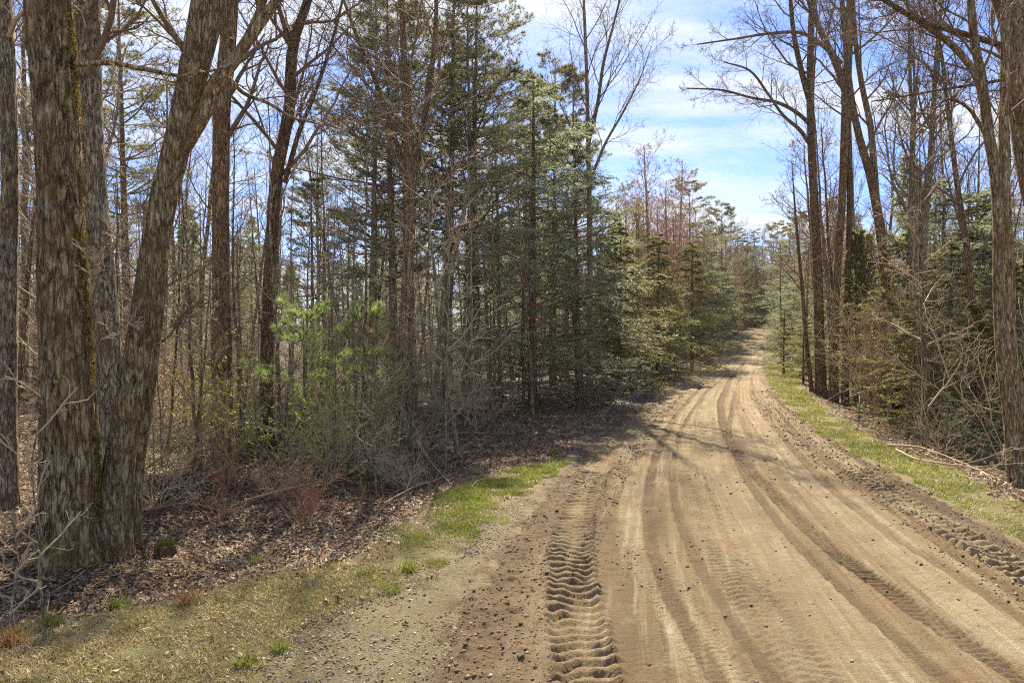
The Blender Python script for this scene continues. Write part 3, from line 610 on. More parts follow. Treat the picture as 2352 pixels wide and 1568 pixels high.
# ---- trees that stand out: the trunk follows the photograph's line at its own distance
def spline(pts, n):
    pts = np.asarray(pts, float); d = np.concatenate([[0], np.cumsum(np.linalg.norm(np.diff(pts[:, :3], axis=0), axis=1))]); t = np.linspace(0, d[-1], n)
    m = np.gradient(pts, d, axis=0); i = np.clip(np.searchsorted(d, t, side='right') - 1, 0, len(d) - 2); h = (d[i + 1] - d[i])[:, None]; s = ((t - d[i])[:, None]) / h
    return (2 * s ** 3 - 3 * s ** 2 + 1) * pts[i] + (s ** 3 - 2 * s ** 2 + s) * h * m[i] + (-2 * s ** 3 + 3 * s ** 2) * pts[i + 1] + (s ** 3 - s ** 2) * h * m[i + 1]
def bark_tube(P, r, sides, seed, depth, flare=0.0, freq=7.0, lobes=5):   # a thick trunk with ridged bark cut into it
    n = len(P); T = norm(np.gradient(P, axis=0)); u = norm(np.cross(T, [0.0, 1.0, 0.0])); v = np.cross(T, u)
    th = np.arange(sides) * 2 * math.pi / sides
    s = np.concatenate([[0], np.cumsum(np.linalg.norm(np.diff(P, axis=0), axis=1))])
    TH, S = np.meshgrid(th, s); cx = np.cos(TH); sy = np.sin(TH); rad = np.repeat(r[:, None], sides, 1)
    wob = fbm(cx * 1.3 + seed, sy * 1.3, S * 0.9, 3) * 0.10
    q = fbm(cx * freq + seed * 3, sy * freq, S * 1.3, 3, 0.6); rid = 1 - np.abs(q) * 2.4
    fine = fbm(cx * freq * 2.6 + seed, sy * freq * 2.6, S * 7.0, 3)
    fl = flare * np.exp(-np.maximum(S, 0) / 0.42) * (1 + 0.45 * np.cos(lobes * TH + seed) + 0.25 * fbm(cx * 2 + seed, sy * 2, S, 2))
    rad = rad * (1 + wob + fl) + depth * (0.55 * rid + 0.5 * fine)
    V = P[:, None] + rad[..., None] * (cx[..., None] * u[:, None] + sy[..., None] * v[:, None])
    i = np.arange(n * sides).reshape(n, sides); a = i[:-1]; c = i[1:]
    return V.reshape(-1, 3), np.stack([a, np.roll(a, -1, 1), np.roll(c, -1, 1), c], -1).reshape(-1, 4)
def hero(name, label, Y, pts, bark, twig, seed, extra=5.0, sides=10, ridge=0.0, flare=0.25, limbs=(10, 0.45, 0.75, 0.28, 0.10), forks=(), cat='tree', K=(7, 5, 3), cut=None, up=0.08, nrow=None, rows=30):
    """pts: (px, py, width px) from the foot up; forks: more stems or limbs, each a list of such points."""
    rng = np.random.RandomState(seed); k = Y / F
    def world(ps):
        o = []
        for p in ps:
            dy = p[3] if len(p) > 3 else 0.0
            X_, Y_, Z_ = at(p[0], p[1], Y + dy); o.append((X_, Y_, Z_, p[2] * (Y + dy) / F / 2))
        return np.array(o)
    w = world(pts); fx, fy = w[0, 0], w[0, 1]; gz = lz(fx, fy); w[0, 2] = gz - 0.12
    if extra > 0:
        d = w[-1, :3] - w[-2, :3]; d = norm(d) ; top = w[-1].copy(); d = norm(d + np.array([0, 0, 0.6]))
        for q in range(3):
            top = top.copy(); top[:3] += d * extra / 3; top[3] = max(w[-1, 3] * (1 - (q + 1) / 3.15), 0.012); w = np.vstack([w, top])
    root = thing(name, label, cat, (fx, fy, gz)); off = np.array([fx, fy, gz])
    def stem(pn, w_, sides, rid, fl, parent):
        n = max(rows, int(np.linalg.norm(np.diff(w_[:, :3], axis=0), axis=1).sum() / 0.038)) if rid else rows
        c = spline(w_, n); c[:, 3] = np.maximum(c[:, 3], 0.008)
        if rid: V, Fq = bark_tube(c[:, :3], c[:, 3], sides, seed, rid, fl); 
        else:
            rr_ = c[:, 3].copy(); s = np.linalg.norm(c[:, :3] - c[0, :3], axis=1); rr_ *= 1 + fl * np.exp(-s / 0.4)
            V, Fq = tubes([(B(c[None, :, :3], rr_[None]), sides)])
        return link(pn, make_mesh(pn, V - off, [Fq], M[bark]), parent), B(c[None, :, :3], c[None, :, 3])
    tko, tk = stem('trunk', w, sides, ridge, flare, root)
    prof = lambda f: np.clip(1.3 - 0.8 * f, 0.25, 1.2)
    def clothe(par_b, n, f0, ang, ln, u, parent_o, pn='limb'):
        b1 = spawn(rng, par_b, n, f0, 0.98, ang, ln, 9, 0.12, u, 0.36, 0.010, prof=prof); b1.r = np.minimum(b1.r, 0.055)
        for i in range(n):
            one = b1.sel(slice(i, i + 1)); b2 = spawn(rng, one, K[0], 0.15, 0.98, 0.7, 0.42, 6, 0.16, 0.05, 0.62, 0.007, prof=lambda f: 1.2 - 0.6 * f)
            b3 = spawn(rng, b2, K[1], 0.15, 1.0, 0.7, 0.46, 4, 0.2, 0.03, 0.6, 0.005); b4 = spawn(rng, b3, K[2], 0.25, 1.0, 0.7, 0.5, 3, 0.22, 0.02, 0.7, 0.004) if K[2] else b3.sel(slice(0, 0))
            V, Fq = tubes([(one, 6), (b2, 4), (b3, 3), (b4, 3)]); link(pn, make_mesh(pn, V - off, [Fq], M[twig]), parent_o)
    if limbs[0]: clothe(tk, limbs[0], limbs[1], limbs[2], limbs[3], limbs[4], root)
    for fk in forks:
        fw = world(fk['pts']); 
        if fk.get('extra', 0):
            d = norm(norm(fw[-1, :3] - fw[-2, :3]) + np.array([0, 0, 0.35])); t = fw[-1].copy(); t[:3] += d * fk['extra']; t[3] = 0.012; fw = np.vstack([fw, t])
        if fk.get('foot'): fw[0, 2] = lz(fw[0, 0], fw[0, 1]) - 0.12
        o, fb = stem(fk.get('name', 'limb'), fw, fk.get('sides', 8), fk.get('ridge', 0), fk.get('flare', 0), root)
        lm = fk.get('limbs', (6, 0.25, 0.75, 0.3, 0.06))
        if lm[0]: clothe(fb, lm[0], lm[1], lm[2], lm[3], lm[4], o if False else root, fk.get('sub', 'branch'))
    return root

# ------------------------------------------------------------------ the foreground maples on the left
big = hero('maple_tree', 'thickest mossy tree trunk, upright with rough flaking bark, standing at the leaf litter edge', 8.4,
     [(158, 1272, 118), (158, 1180, 112), (156, 1000, 108), (150, 800, 97), (143, 600, 90), (138, 400, 86), (128, 200, 86), (114, 0, 88), (104, -200, 78)],
     'bark_mossy', 'twig_pale', 11, 5.5, 104, 0.036, 0.34, (7, 0.5, 0.9, 0.22, 0.06),
     forks=[dict(pts=[(175, 150, 14), (260, 148, 12), (340, 162, 10), (412, 176, 8)], extra=0.6, limbs=(5, 0.2, 0.8, 0.3, 0.03)),
            dict(pts=[(190, 730, 7), (215, 660, 6), (240, 610, 5), (268, 560, 4), (275, 510, 3)], limbs=(5, 0.2, 0.7, 0.4, 0.03)),
            dict(pts=[(200, 830, 6), (235, 770, 5), (262, 745, 4), (310, 740, 3)], limbs=(4, 0.2, 0.7, 0.4, 0.02))])
def trunk_moss(root, pts, Y, seed, n, a0, a1, pn='moss'):
    rng = np.random.RandomState(seed); w = np.array([at(p[0], p[1], Y) + (p[2] * Y / F / 2,) for p in pts]); c = spline(w, 200); off = np.array(root.location)
    i = (rng.rand(n) * 199).astype(int); patch = fbm(c[i, 2] * 1.8, i * 0.0, seed * 1.7, 3); k = patch + 0.25 * rng.randn(n) > 0.0; i = i[k]; n = len(i)
    a = a0 + (a1 - a0) * (0.5 + 0.33 * rng.randn(n)); rad = c[i, 3] * 1.03 + 0.008; D = np.stack([np.cos(a), np.sin(a), np.zeros(n)], 1)
    pos = c[i, :3] + D * rad[:, None]; A = norm(D + rng.randn(n, 3) * 0.6 - np.array([0, 0, 0.2])); V, T = cards(pos - off, A, perp(rng, A), 0.034, 0.018)
    link(pn, make_mesh(pn, V, [T], M['moss_sunlit_gold'], {'rnd': np.repeat(rng.rand(n), 4)}, False), root, kind='stuff')
trunk_moss(big, [(158, 1200, 116), (156, 1000, 110), (150, 800, 99), (143, 600, 92), (138, 400, 88), (128, 200, 86), (114, 0, 88)], 8.4, 3, 5200, -0.25, 0.75)  # moss along the right edge, sunlit rim put into its colour
hero('maple_tree', 'leaning forked tree trunk beside the thick mossy one, curving up to the right', 8.7,
     [(252, 1268, 78), (262, 1150, 66), (292, 950, 58), (322, 784, 55), (350, 620, 58), (373, 480, 56), (409, 330, 54), (450, 160, 60), (484, 0, 70), (505, -160, 62)],
     'bark_smooth', 'twig_dark', 12, 5.0, 68, 0.018, 0.3, (7, 0.55, 0.7, 0.22, 0.08),
     forks=[dict(pts=[(425, 345, 30), (470, 262, 34), (500, 190, 32), (535, 148, 28), (575, 92, 24), (612, 40, 22), (650, -10, 20)], extra=3.2, sides=24, ridge=0.006, limbs=(7, 0.3, 0.7, 0.35, 0.08)),
            dict(pts=[(538, 145, 20), (560, 110, 20), (590, 50, 18), (610, 0, 16), (622, -60, 14)], extra=3.0, limbs=(6, 0.2, 0.7, 0.3, 0.08)),
            dict(pts=[(432, 125, 18), (405, 85, 15), (378, 45, 12), (358, 10, 10)], extra=2.0, limbs=(6, 0.2, 0.7, 0.4, 0.08)),
            dict(name='stem', foot=True, pts=[(292, 1255, 50, 0.35), (306, 1100, 38, 0.4), (332, 930, 33, 0.45), (354, 784, 26, 0.5), (370, 660, 20, 0.6), (382, 540, 15, 0.7), (392, 430, 11, 0.9)], extra=1.0, sides=36, ridge=0.011, flare=0.2, limbs=(6, 0.5, 0.8, 0.2, 0.06)),
            dict(pts=[(345, 800, 6), (390, 770, 5), (420, 720, 4), (470, 690, 3)], limbs=(5, 0.2, 0.7, 0.4, 0.02)),
            dict(pts=[(520, 170, 10), (560, 215, 9), (620, 240, 8), (670, 270, 6), (740, 285, 5)], extra=1.0, limbs=(6, 0.2, 0.7, 0.35, 0.02))])
hero('maple_tree', 'grey straight tree trunk directly behind the thick mossy trunk', 11.5,
     [(258, 1130, 70), (250, 900, 64), (232, 650, 60), (212, 400, 56), (206, 150, 54), (204, -100, 50)],
     'bark_grey', 'twig_dark', 13, 6.0, 48, 0.012, 0.2, (11, 0.42, 0.75, 0.22, 0.08))
hero('maple_tree', 'rough grey tree trunk cut by the left edge, left of the mossy trunk', 11.0,
     [(12, 1100, 46), (14, 900, 40), (20, 650, 36), (26, 400, 33), (20, 150, 33), (8, -100, 30)],
     'bark_grey', 'twig_pale', 14, 5.0, 40, 0.012, 0.2, (8, 0.3, 0.85, 0.2, 0.06))
hero('maple_tree', 'dark patchy tree trunk standing right behind the leaning forked trunk', 15.0,
     [(512, 1010, 48), (511, 900, 42), (510, 700, 39), (508, 450, 37), (513, 250, 36), (528, 80, 34), (540, -100, 30)],
     'bark_brown', 'twig_dark', 15, 6.0, 36, 0.010, 0.2, (16, 0.38, 0.8, 0.24, 0.08))
hero('maple_tree', 'wavy slender tree with spreading bare crown behind the bright green pine', 16.5,
     [(612, 1000, 34), (612, 850, 29), (615, 700, 26), (626, 540, 27), (637, 400, 27), (652, 325, 27), (668, 240, 26), (671, 140, 25), (685, 70, 22), (705, 20, 20), (722, -40, 18)],
     'bark_brown', 'twig_dark', 16, 4.0, 14, 0.0, 0.2, (18, 0.42, 0.9, 0.26, 0.05),
     forks=[dict(pts=[(671, 105, 16), (655, 60, 12), (640, 10, 10), (620, -60, 8)], extra=2, limbs=(6, 0.2, 0.7, 0.35, 0.06)),
            dict(pts=[(655, 420, 12), (672, 360, 12), (690, 300, 11), (720, 230, 9), (745, 160, 8), (775, 60, 7)], extra=2, limbs=(9, 0.15, 0.8, 0.33, 0.05))])
# ------------------------------------------------------------------ centre
hero('bare_tree', 'tall bare multi-branched tree rising in front of the pines at centre left', 22.0,
     [(920, 930, 34), (928, 780, 28), (938, 600, 26), (944, 420, 24), (938, 280, 20), (930, 150, 16), (925, 40, 13)],
     'bark_brown', 'twig_dark', 21, 5.0, 12, 0.0, 0.2, (15, 0.42, 0.6, 0.34, 0.09),
     forks=[dict(pts=[(942, 480, 16), (958, 360, 14), (985, 220, 12), (1000, 80, 10), (1005, -40, 8)], extra=3, limbs=(9, 0.2, 0.6, 0.35, 0.07)),
            dict(pts=[(942, 420, 15), (900, 300, 13), (868, 200, 11), (835, 120, 9), (800, 30, 7)], extra=3, limbs=(9, 0.15, 0.6, 0.35, 0.07))])
hero('bare_tree', 'slim pale twin-stemmed leaning tree left of the big hemlock', 21.5,
     [(998, 960, 17), (1004, 850, 14), (1018, 720, 13), (1042, 590, 12), (1064, 495, 11)],
     'bark_pale', 'twig_pale', 22, 2.2, 9, 0.0, 0.1, (8, 0.35, 0.8, 0.2, 0.08), K=(5, 4, 2),
     forks=[dict(name='stem', pts=[(1004, 850, 11), (1012, 740, 9), (1022, 640, 8), (1030, 540, 7)], extra=2.5, limbs=(7, 0.3, 0.8, 0.25, 0.08))])
hero('bare_tree', 'tall bare tree with upright forked tops against the cloud, right of the pines', 31.0,
     [(1355, 900, 15), (1355, 600, 13), (1352, 400, 11), (1350, 300, 10), (1346, 150, 8), (1340, 0, 6)],
     'bark_grey', 'twig_dark', 23, 3.0, 9, 0.0, 0.2, (11, 0.5, 0.42, 0.3, 0.05),
     forks=[dict(pts=[(1352, 330, 8), (1372, 240, 8), (1385, 150, 7), (1408, 60, 5), (1428, -20, 4)], extra=2.5, limbs=(11, 0.15, 0.5, 0.35, 0.05)),
            dict(pts=[(1354, 420, 7), (1390, 330, 6), (1430, 260, 5), (1470, 180, 3)], extra=1.5, limbs=(9, 0.15, 0.55, 0.4, 0.05))])
# ------------------------------------------------------------------ right of the road
hero('bare_tree', 'tall dark twin trunk on the right verge with long limb over the road', 31.0,
     [(1886, 908, 26), (1882, 780, 23), (1877, 620, 21), (1868, 450, 19), (1862, 330, 18), (1858, 200, 16), (1860, 60, 14), (1864, -60, 12)],
     'bark_brown', 'twig_dark', 31, 5.0, 12, 0.0, 0.25, (9, 0.5, 0.8, 0.26, 0.06),
     forks=[dict(pts=[(1862, 250, 15), (1838, 165, 13), (1820, 80, 11), (1812, 0, 9), (1806, -60, 8)], extra=3, limbs=(9, 0.2, 0.8, 0.35, 0.05)),
            dict(pts=[(1861, 290, 10), (1830, 262, 9), (1785, 238, 8), (1730, 228, 6), (1660, 210, 5), (1575, 205, 3)], limbs=(10, 0.2, 0.7, 0.3, 0.03)),
            dict(pts=[(1866, 345, 10), (1835, 300, 9), (1800, 270, 7), (1760, 215, 6), (1720, 165, 5), (1660, 145, 3)], limbs=(9, 0.2, 0.7, 0.3, 0.03)),
            dict(name='stem', foot=True, pts=[(1866, 895, 11), (1852, 780, 9), (1840, 640, 8), (1828, 520, 6)], extra=3, limbs=(6, 0.3, 0.6, 0.3, 0.05))])
hero('bare_tree', 'tall twin-stemmed trunk just right of the dark verge trunk, forking high over the road', 30.0,
     [(1914, 920, 22), (1917, 780, 17), (1924, 600, 16), (1933, 450, 17), (1940, 250, 19), (1946, 100, 18), (1952, -60, 15)],
     'bark_brown', 'twig_dark', 32, 5.0, 12, 0.0, 0.25, (9, 0.5, 0.8, 0.26, 0.07),
     forks=[dict(pts=[(1938, 210, 17), (1918, 150, 16), (1890, 92, 14), (1862, 30, 12), (1845, -40, 10)], extra=3, limbs=(9, 0.2, 0.75, 0.35, 0.05)),
            dict(pts=[(1930, 150, 12), (1890, 110, 10), (1840, 80, 8), (1770, 80, 7), (1690, 92, 5), (1600, 105, 3)], limbs=(12, 0.15, 0.7, 0.28, 0.02)),
            dict(name='stem', foot=True, pts=[(1942, 908, 19), (1942, 780, 15), (1948, 600, 14), (1950, 420, 13), (1946, 260, 12)], limbs=(0, 0, 0, 0, 0))])
hero('bare_tree', 'dark tree leaning left with two high forks, right of the twin-stemmed trunk', 26.0,
     [(2050, 940, 26), (2042, 800, 21), (2030, 620, 20), (2016, 500, 20), (1996, 400, 18), (1972, 320, 16), (1955, 240, 14), (1940, 120, 12), (1930, 0, 10)],
     'bark_brown', 'twig_dark', 33, 3.5, 12, 0.0, 0.2, (9, 0.5, 0.8, 0.24, 0.06),
     forks=[dict(pts=[(2014, 490, 15), (2005, 380, 15), (1998, 300, 14), (1975, 190, 12), (1962, 100, 11), (1955, 0, 9)], extra=3, limbs=(9, 0.25, 0.7, 0.3, 0.06))])
hero('bare_tree', 'small slim tree with a straight thin trunk standing near the brush pile', 17.5,
     [(2126, 1012, 16), (2124, 900, 13), (2122, 784, 12), (2115, 650, 11), (2112, 500, 9)],
     'bark_grey', 'twig_pale', 34, 2.5, 8, 0.0, 0.2, (16, 0.12, 1.0, 0.22, 0.03), K=(6, 4, 3))
hero('maple_tree', 'spotted twin trunk at the right edge with crown leaning over the road', 13.0,
     [(2336, 1102, 34), (2322, 960, 27), (2302, 820, 23), (2292, 650, 21), (2290, 500, 21), (2282, 390, 22), (2266, 300, 21), (2252, 190, 19), (2234, 100, 17), (2222, -20, 15)],
     'bark_smooth', 'twig_dark', 35, 3.5, 30, 0.006, 0.2, (6, 0.6, 0.8, 0.26, 0.05),
     forks=[dict(pts=[(2268, 300, 16), (2228, 160, 15), (2180, 105, 14), (2120, 62, 12), (2060, 25, 10), (1990, -20, 8)], extra=1.5, sides=14, limbs=(13, 0.15, 0.75, 0.28, 0.02)),
            dict(name='stem', foot=True, pts=[(2375, 1090, 34, 0.3), (2345, 940, 27, 0.3), (2322, 800, 24, 0.3), (2318, 640, 22, 0.3), (2308, 480, 21, 0.3), (2301, 330, 19, 0.3), (2303, 150, 18, 0.3), (2304, -40, 17, 0.3)], extra=4, sides=24, ridge=0.006, flare=0.2, limbs=(7, 0.5, 0.75, 0.22, 0.05)),
            dict(pts=[(2303, 110, 14, 0.3), (2240, 90, 13, 0.2), (2170, 70, 12, 0), (2100, 45, 11, -.2), (2020, 0, 10, -.4), (1950, -40, 8, -.6)], extra=1.0, sides=12, limbs=(12, 0.15, 0.75, 0.25, 0.02)),
            dict(pts=[(2300, 186, 8), (2240, 196, 7), (2160, 208, 6), (2080, 222, 4), (2000, 235, 3)], limbs=(10, 0.15, 0.7, 0.25, 0.0)),
            dict(pts=[(2270, 330, 10), (2245, 285, 9), (2220, 250, 7), (2180, 230, 6), (2110, 300, 4)], limbs=(7, 0.15, 0.7, 0.35, 0.02))])
hero('maple_tree', 'thick brown trunk at the upper right edge behind the spotted twin trunk', 14.5,
     [(2450, 1040, 60), (2420, 800, 52), (2385, 500, 48), (2350, 330, 46), (2330, 200, 44), (2325, 60, 46), (2335, -80, 44)],
     'bark_smooth', 'twig_dark', 36, 4.0, 30, 0.008, 0.2, (8, 0.45, 0.8, 0.22, 0.05),
     forks=[dict(pts=[(2328, 120, 30), (2300, 40, 28), (2275, -30, 24)], extra=3, limbs=(8, 0.2, 0.7, 0.3, 0.05))])

# ------------------------------------------------------------------ kinds of forest trees
PB = [p_bare(101, 17, 0.13, (13, 7, 5, 3), 0.40, 0.62, 0.10, 0.27, 'bark_grey', 'twig_dark'),
      p_bare(102, 15, 0.11, (12, 7, 5, 3), 0.35, 0.75, 0.10, 0.30, 'bark_brown', 'twig_dark'),
      p_bare(103, 19, 0.15, (13, 7, 5, 3), 0.48, 0.55, 0.08, 0.24, 'bark_grey', 'twig_dark'),
      p_bare(104, 13, 0.09, (12, 7, 5, 3), 0.30, 0.70, 0.10, 0.30, 'bark_brown', 'twig_pale')]
PR = [p_bare(111, 13, 0.10, (13, 7, 5, 3), 0.25, 0.70, 0.10, 0.30, 'bark_grey', 'twig_red', ('bud_red', 3, 0.05)),
      p_bare(112, 11, 0.09, (12, 7, 5, 3), 0.20, 0.75, 0.09, 0.33, 'bark_grey', 'twig_red', ('bud_red', 3, 0.05))]
PS = [p_sapling(121, 8.5, 0.04, 'bark_pale'), p_sapling(122, 7.0, 0.032, twig='twig_dark'), p_sapling(123, 9.5, 0.05, 'bark_brown', 'twig_dark'), p_sapling(124, 5.5, 0.026, 'bark_pale', K=(14, 6, 4)),
      p_sapling(125, 6.0, 0.028, 'bark_grey', 'twig_pale', buds=('leaf_spring', 2, 0.05))]
PP = [p_pine(131, 20, 0.20, 0.34), p_pine(132, 22, 0.22, 0.42), p_pine(133, 17, 0.17, 0.28)]
PH = [p_hemlock(141, 10.5, 0.13, (92, 13, 5), (0.12, 0.034), spread=0.44, kl=6), p_hemlock(142, 8.5, 0.10, (120, 13, 5), (0.11, 0.038), needle='needle_yellow', spread=0.40, kl=6), p_hemlock(143, 12.5, 0.14, (88, 12, 5), (0.14, 0.040), spread=0.32, kl=5), p_hemlock(144, 5.0, 0.06, (70, 11, 4), (0.09, 0.032), 'needle_yellow', 0.42, kl=7)]
PC = [p_cedar(151, 9.5, 0.10), p_cedar(152, 7.0, 0.08, 'needle_yellow')]
PF = [p_fir(161, 2.0, 0.022), p_fir(162, 1.2, 0.014)]
PY = [p_young_pine(171, 3.6, 0.03), p_young_pine(172, 2.4, 0.022)]
SL = [p_shrub(181, 1.7, 9, 'twig_pale', ('leaf_spring', 4, 0.055)), p_shrub(182, 1.3, 8, 'twig_pale', ('leaf_spring', 4, 0.05), 0.6)]
SB = [p_shrub(183, 2.2, 10, 'twig_pale', None, 0.5, (8, 5)), p_shrub(184, 1.5, 11, 'twig_pale', None, 0.75, (8, 5))]
SRD = [p_shrub(185, 0.9, 12, 'twig_red', None, 0.5, (4, 3), 'cane_shrub', 0.005, 3)]
PBE = [p_sapling(191, 4.8, 0.03, 'bark_grey', 'twig_pale', (18, 6, 3), ('leaf_beech', 2, 0.085), 'beech_sapling')]
rg = random.Random(5)
def rz(): return rg.uniform(0, 6.283)

# named evergreens of the photograph
def ev(P_, label, px, Y, sc=1.0, group=None): return P_.place(label, (px - CX) / F * Y, Y, rz(), sc, group)
ev(PH[0], 'big dark green hemlock with feathery boughs at the bend of the road', 1224, 25.5, 1.2)
ev(PH[2], 'second tall hemlock close behind the right side of the big hemlock', 1330, 28.0, 0.92)
ev(PH[1], 'pale yellow-green hemlock right of the big hemlock above the ditch', 1425, 34.0, 1.0)
ev(PH[1], 'yellow-green hemlock farther along the left roadside, second past the bend', 1510, 41.0, 1.05)
ev(PH[1], 'sunlit yellow-green hemlock nearest the boulders on the left roadside', 1590, 50.0, 1.12)
ev(PH[2], 'dark hemlock standing behind the yellow-green roadside hemlocks', 1470, 52.0, 1.0)
ev(PP[0], 'tallest white pine at centre, its top cut by the upper edge', 1024, 33.0, 1.1)
ev(PP[1], 'white pine with layered boughs left of the tallest pine', 950, 38.0, 1.0)
ev(PP[2], 'white pine right of the tallest pine with long right-reaching boughs', 1098, 35.0, 1.0)
ev(PP[2], 'white pine rising behind the big hemlock', 1215, 40.0, 0.95)
ev(PP[0], 'white pine behind the second tall hemlock, lowest of the centre pines', 1300, 44.0, 0.82)
ev(PP[1], 'white pine with drooping layers at left of the centre pine group', 850, 37.0, 0.78)
ev(PP[0], 'distant pointed pine above the reddish trees on the left roadside', 1590, 78.0, 0.98)
ev(PP[2], 'distant pine farthest along the left roadside', 1655, 96.0, 1.1)
ev(PP[1], 'white pine seen between the mossy trunk and the leaning trunk', 300, 34.0, 0.95)
ev(PP[2], 'white pine at the far left behind the edge trunk', 30, 38.0, 0.95)
ev(PP[2], 'white pine behind the multi-branched bare tree', 905, 31.0, 1.15)
ev(PP[0], 'white pine between the tallest pine and the big hemlock', 1075, 30.0, 0.95)
ev(PP[2], 'slim white pine left of the second tall hemlock', 1270, 36.0, 1.0)
ev(PY[0], 'bright green young pine with sunlit needle tufts among saplings on the left', 690, 13.0, 0.92)
ev(PY[0], 'second bright green young pine just right of the brightest one', 820, 14.5, 0.9)
ev(PP[2], 'round-topped young pine in the woods behind the wavy slender tree', 720, 34.0, 0.62)
ev(PC[0], 'dark narrow cedar with pointed top right of the leaning dark tree', 2085, 31.0, 1.18)
ev(PC[1], 'yellow-green cedar behind the twin-stemmed trunk on the right', 1985, 36.0, 1.2)
ev(PC[1], 'yellow-green cedar low behind the leaning dark tree', 2040, 38.0, 1.0)
ev(PH[3], 'low hemlock overhanging the right verge at the road bend', 1800, 44.0, 0.9)
ev(PH[3], 'low hemlock at the foot of the dark verge trunk', 1845, 37.0, 0.75)
ev(PH[2], 'tall hemlock shading the far right roadside', 1795, 66.0, 0.9)
ev(PH[2], 'hemlock behind the dark verge trunk on the right', 1850, 50.0, 0.8)
ev(PH[0], 'dark hemlock in the right woods beyond the small slim tree', 2160, 27.0, 0.85)
ev(PH[0], 'dark hemlock in the right woods beyond the spotted twin trunk', 2290, 24.0, 0.8)
ev(PF[0], 'small blue-green fir beside the small slim tree', 2175, 17.5, 0.75)
ev(PF[0], 'bushy blue-green fir in front of the spotted twin trunk', 2272, 15.5, 0.95)
ev(PH[3], 'low feathery hemlock behind the fallen branches on the right', 2235, 18.5, 0.8)
ev(PH[3], 'low feathery hemlock right behind the small slim tree', 2100, 20.5, 0.85)
ev(PH[1], 'sunlit hemlock between the leaning dark tree and the small slim tree', 2085, 25.0, 0.8)
ev(PH[3], 'low hemlock close to the right edge behind the spotted twin trunk', 2330, 19.0, 1.0)
ev(PF[0], 'second blue-green fir behind the bushy one near the spotted twin trunk', 2215, 16.8, 0.8)
ev(PH[1], 'broad sunlit hemlock in the dark gap right of the small slim tree', 2185, 22.5, 0.72)
ev(PH[0], 'tall feathery hemlock right of the narrow pointed cedar', 2150, 30.0, 0.95)
ev(PH[1], 'yellow-green hemlock filling the woods left of the spotted twin trunk', 2255, 27.0, 1.0)
ev(PC[1], 'yellow-green cedar close behind the leaning dark tree, left of it', 1965, 30.0, 1.1)
ev(PF[1], 'tiny fir growing on the right verge grass', 1975, 21.0, 0.6)
ev(PF[0], 'blue-green fir at the right edge behind the spotted twin trunk', 2345, 16.8, 1.0)

# crowded woods: rejection-sampled so that nothing stands on the road or verges
placed = []
def free(x, y, dmin):
    l = float(rl(np.array([y]))[0]); r = float(rr(np.array([y]))[0])
    if l - 2.2 < x < r + 2.6: return False
    for P_ in (P_GRAVEL, P_DRY, P_GREEN, P_RIGHT):
        if poly_sd(np.array([x]), np.array([y]), P_)[0] > -0.6: return False
    for (a, b) in placed:
        if (a - x) ** 2 + (b - y) ** 2 < dmin * dmin: return False
    return True
def scatter(n, ylo, yhi, pxlo, pxhi, dmin, fn, tries=60, tall=False):
    c = 0
    for _ in range(n * tries):
        Y = ylo * (yhi / ylo) ** rg.random() if ylo > 0 else rg.uniform(ylo, yhi); px = rg.uniform(pxlo, pxhi); x = (px - CX) / F * Y
        if tall and -11 < x < 4 and Y < 28: continue
        if free(x, Y, dmin): placed.append((x, Y)); fn(x, Y); c += 1
        if c >= n: break
def tl(): return (rg.gauss(0, 0.035), rg.gauss(0, 0.035))
MARKS = [(60, 'beside the rough trunk at the left edge'), (230, 'behind the thick mossy trunk'), (330, 'just right of the thick mossy trunk'), (430, 'behind the leaning forked trunk'), (490, 'right of the leaning forked trunk'), (570, 'around the dark patchy trunk'), (660, 'behind the wavy slender tree'), (760, 'behind the bright young pine'), (880, 'right of the bright young pine'), (970, 'behind the multi-branched bare tree'), (1060, 'by the pale leaning twin-stemmed tree'), (1180, 'left of the big hemlock'), (1290, 'behind the big hemlock'), (1400, 'right of the big hemlock'), (1480, 'among the yellow-green ditch hemlocks'), (1570, 'by the roadside boulders'), (1680, 'past the boulders on the left roadside'), (1760, 'at the far end of the road'), (1830, 'on the far right roadside'), (1900, 'behind the dark verge trunk'), (1990, 'behind the twin-stemmed verge trunk'), (2070, 'behind the leaning dark tree'), (2140, 'around the small slim tree'), (2240, 'left of the spotted twin trunk'), (9999, 'behind the spotted twin trunk')]
def where(x, y, near, far):
    px = CX + x / y * F; t = next(n for q, n in MARKS if px < q)
    return t + (', front row' if y < near else ', deep in woods' if y > far else ', middle rows')
def size_word(sc, lo, hi): return 'shorter ' if sc < lo else 'tall ' if sc > hi else ''
USED = {}
def put(kinds, words, noun, group, s0, s1, near, far, tilt=True):
    def fn(x, y):
        third = (s1 - s0) / 3
        for q in range(40):                  # another kind or size when a neighbour already has that description
            i = rg.randrange(len(kinds)); sc = rg.uniform(s0, s1); w = words[i % len(words)]
            lb = size_word(sc, s0 + third, s1 - third) + w + ' '
            if group == 'trees where the road ends':
                px = CX + x / y * F; lb += ('front' if y < near else 'deep' if y > far else 'midway') + ' beyond the last bend, ' + ('left of' if px < 1700 else 'straight behind' if px < 1790 else 'right of') + ' the road end'
            else: lb += where(x, y, near, far)
            if lb not in USED: break
        USED[lb] = 1
        kinds[i].place(lb, x, y, rz(), sc, group, tl() if tilt else (0, 0))
    return fn
WB = ['straight grey bare tree', 'brown spreading bare tree', 'high-crowned grey bare tree', 'slender brown bare tree']
WS = ['pale-twigged bare sapling', 'dark-twigged bare sapling', 'brown straight bare sapling', 'low bushy bare sapling']
scatter(46, 17, 62, -200, 1500, 1.5, put(PB, WB, 'in the left woods', 'bare trees of the left woods', 0.75, 1.05, 26, 42), tall=True)
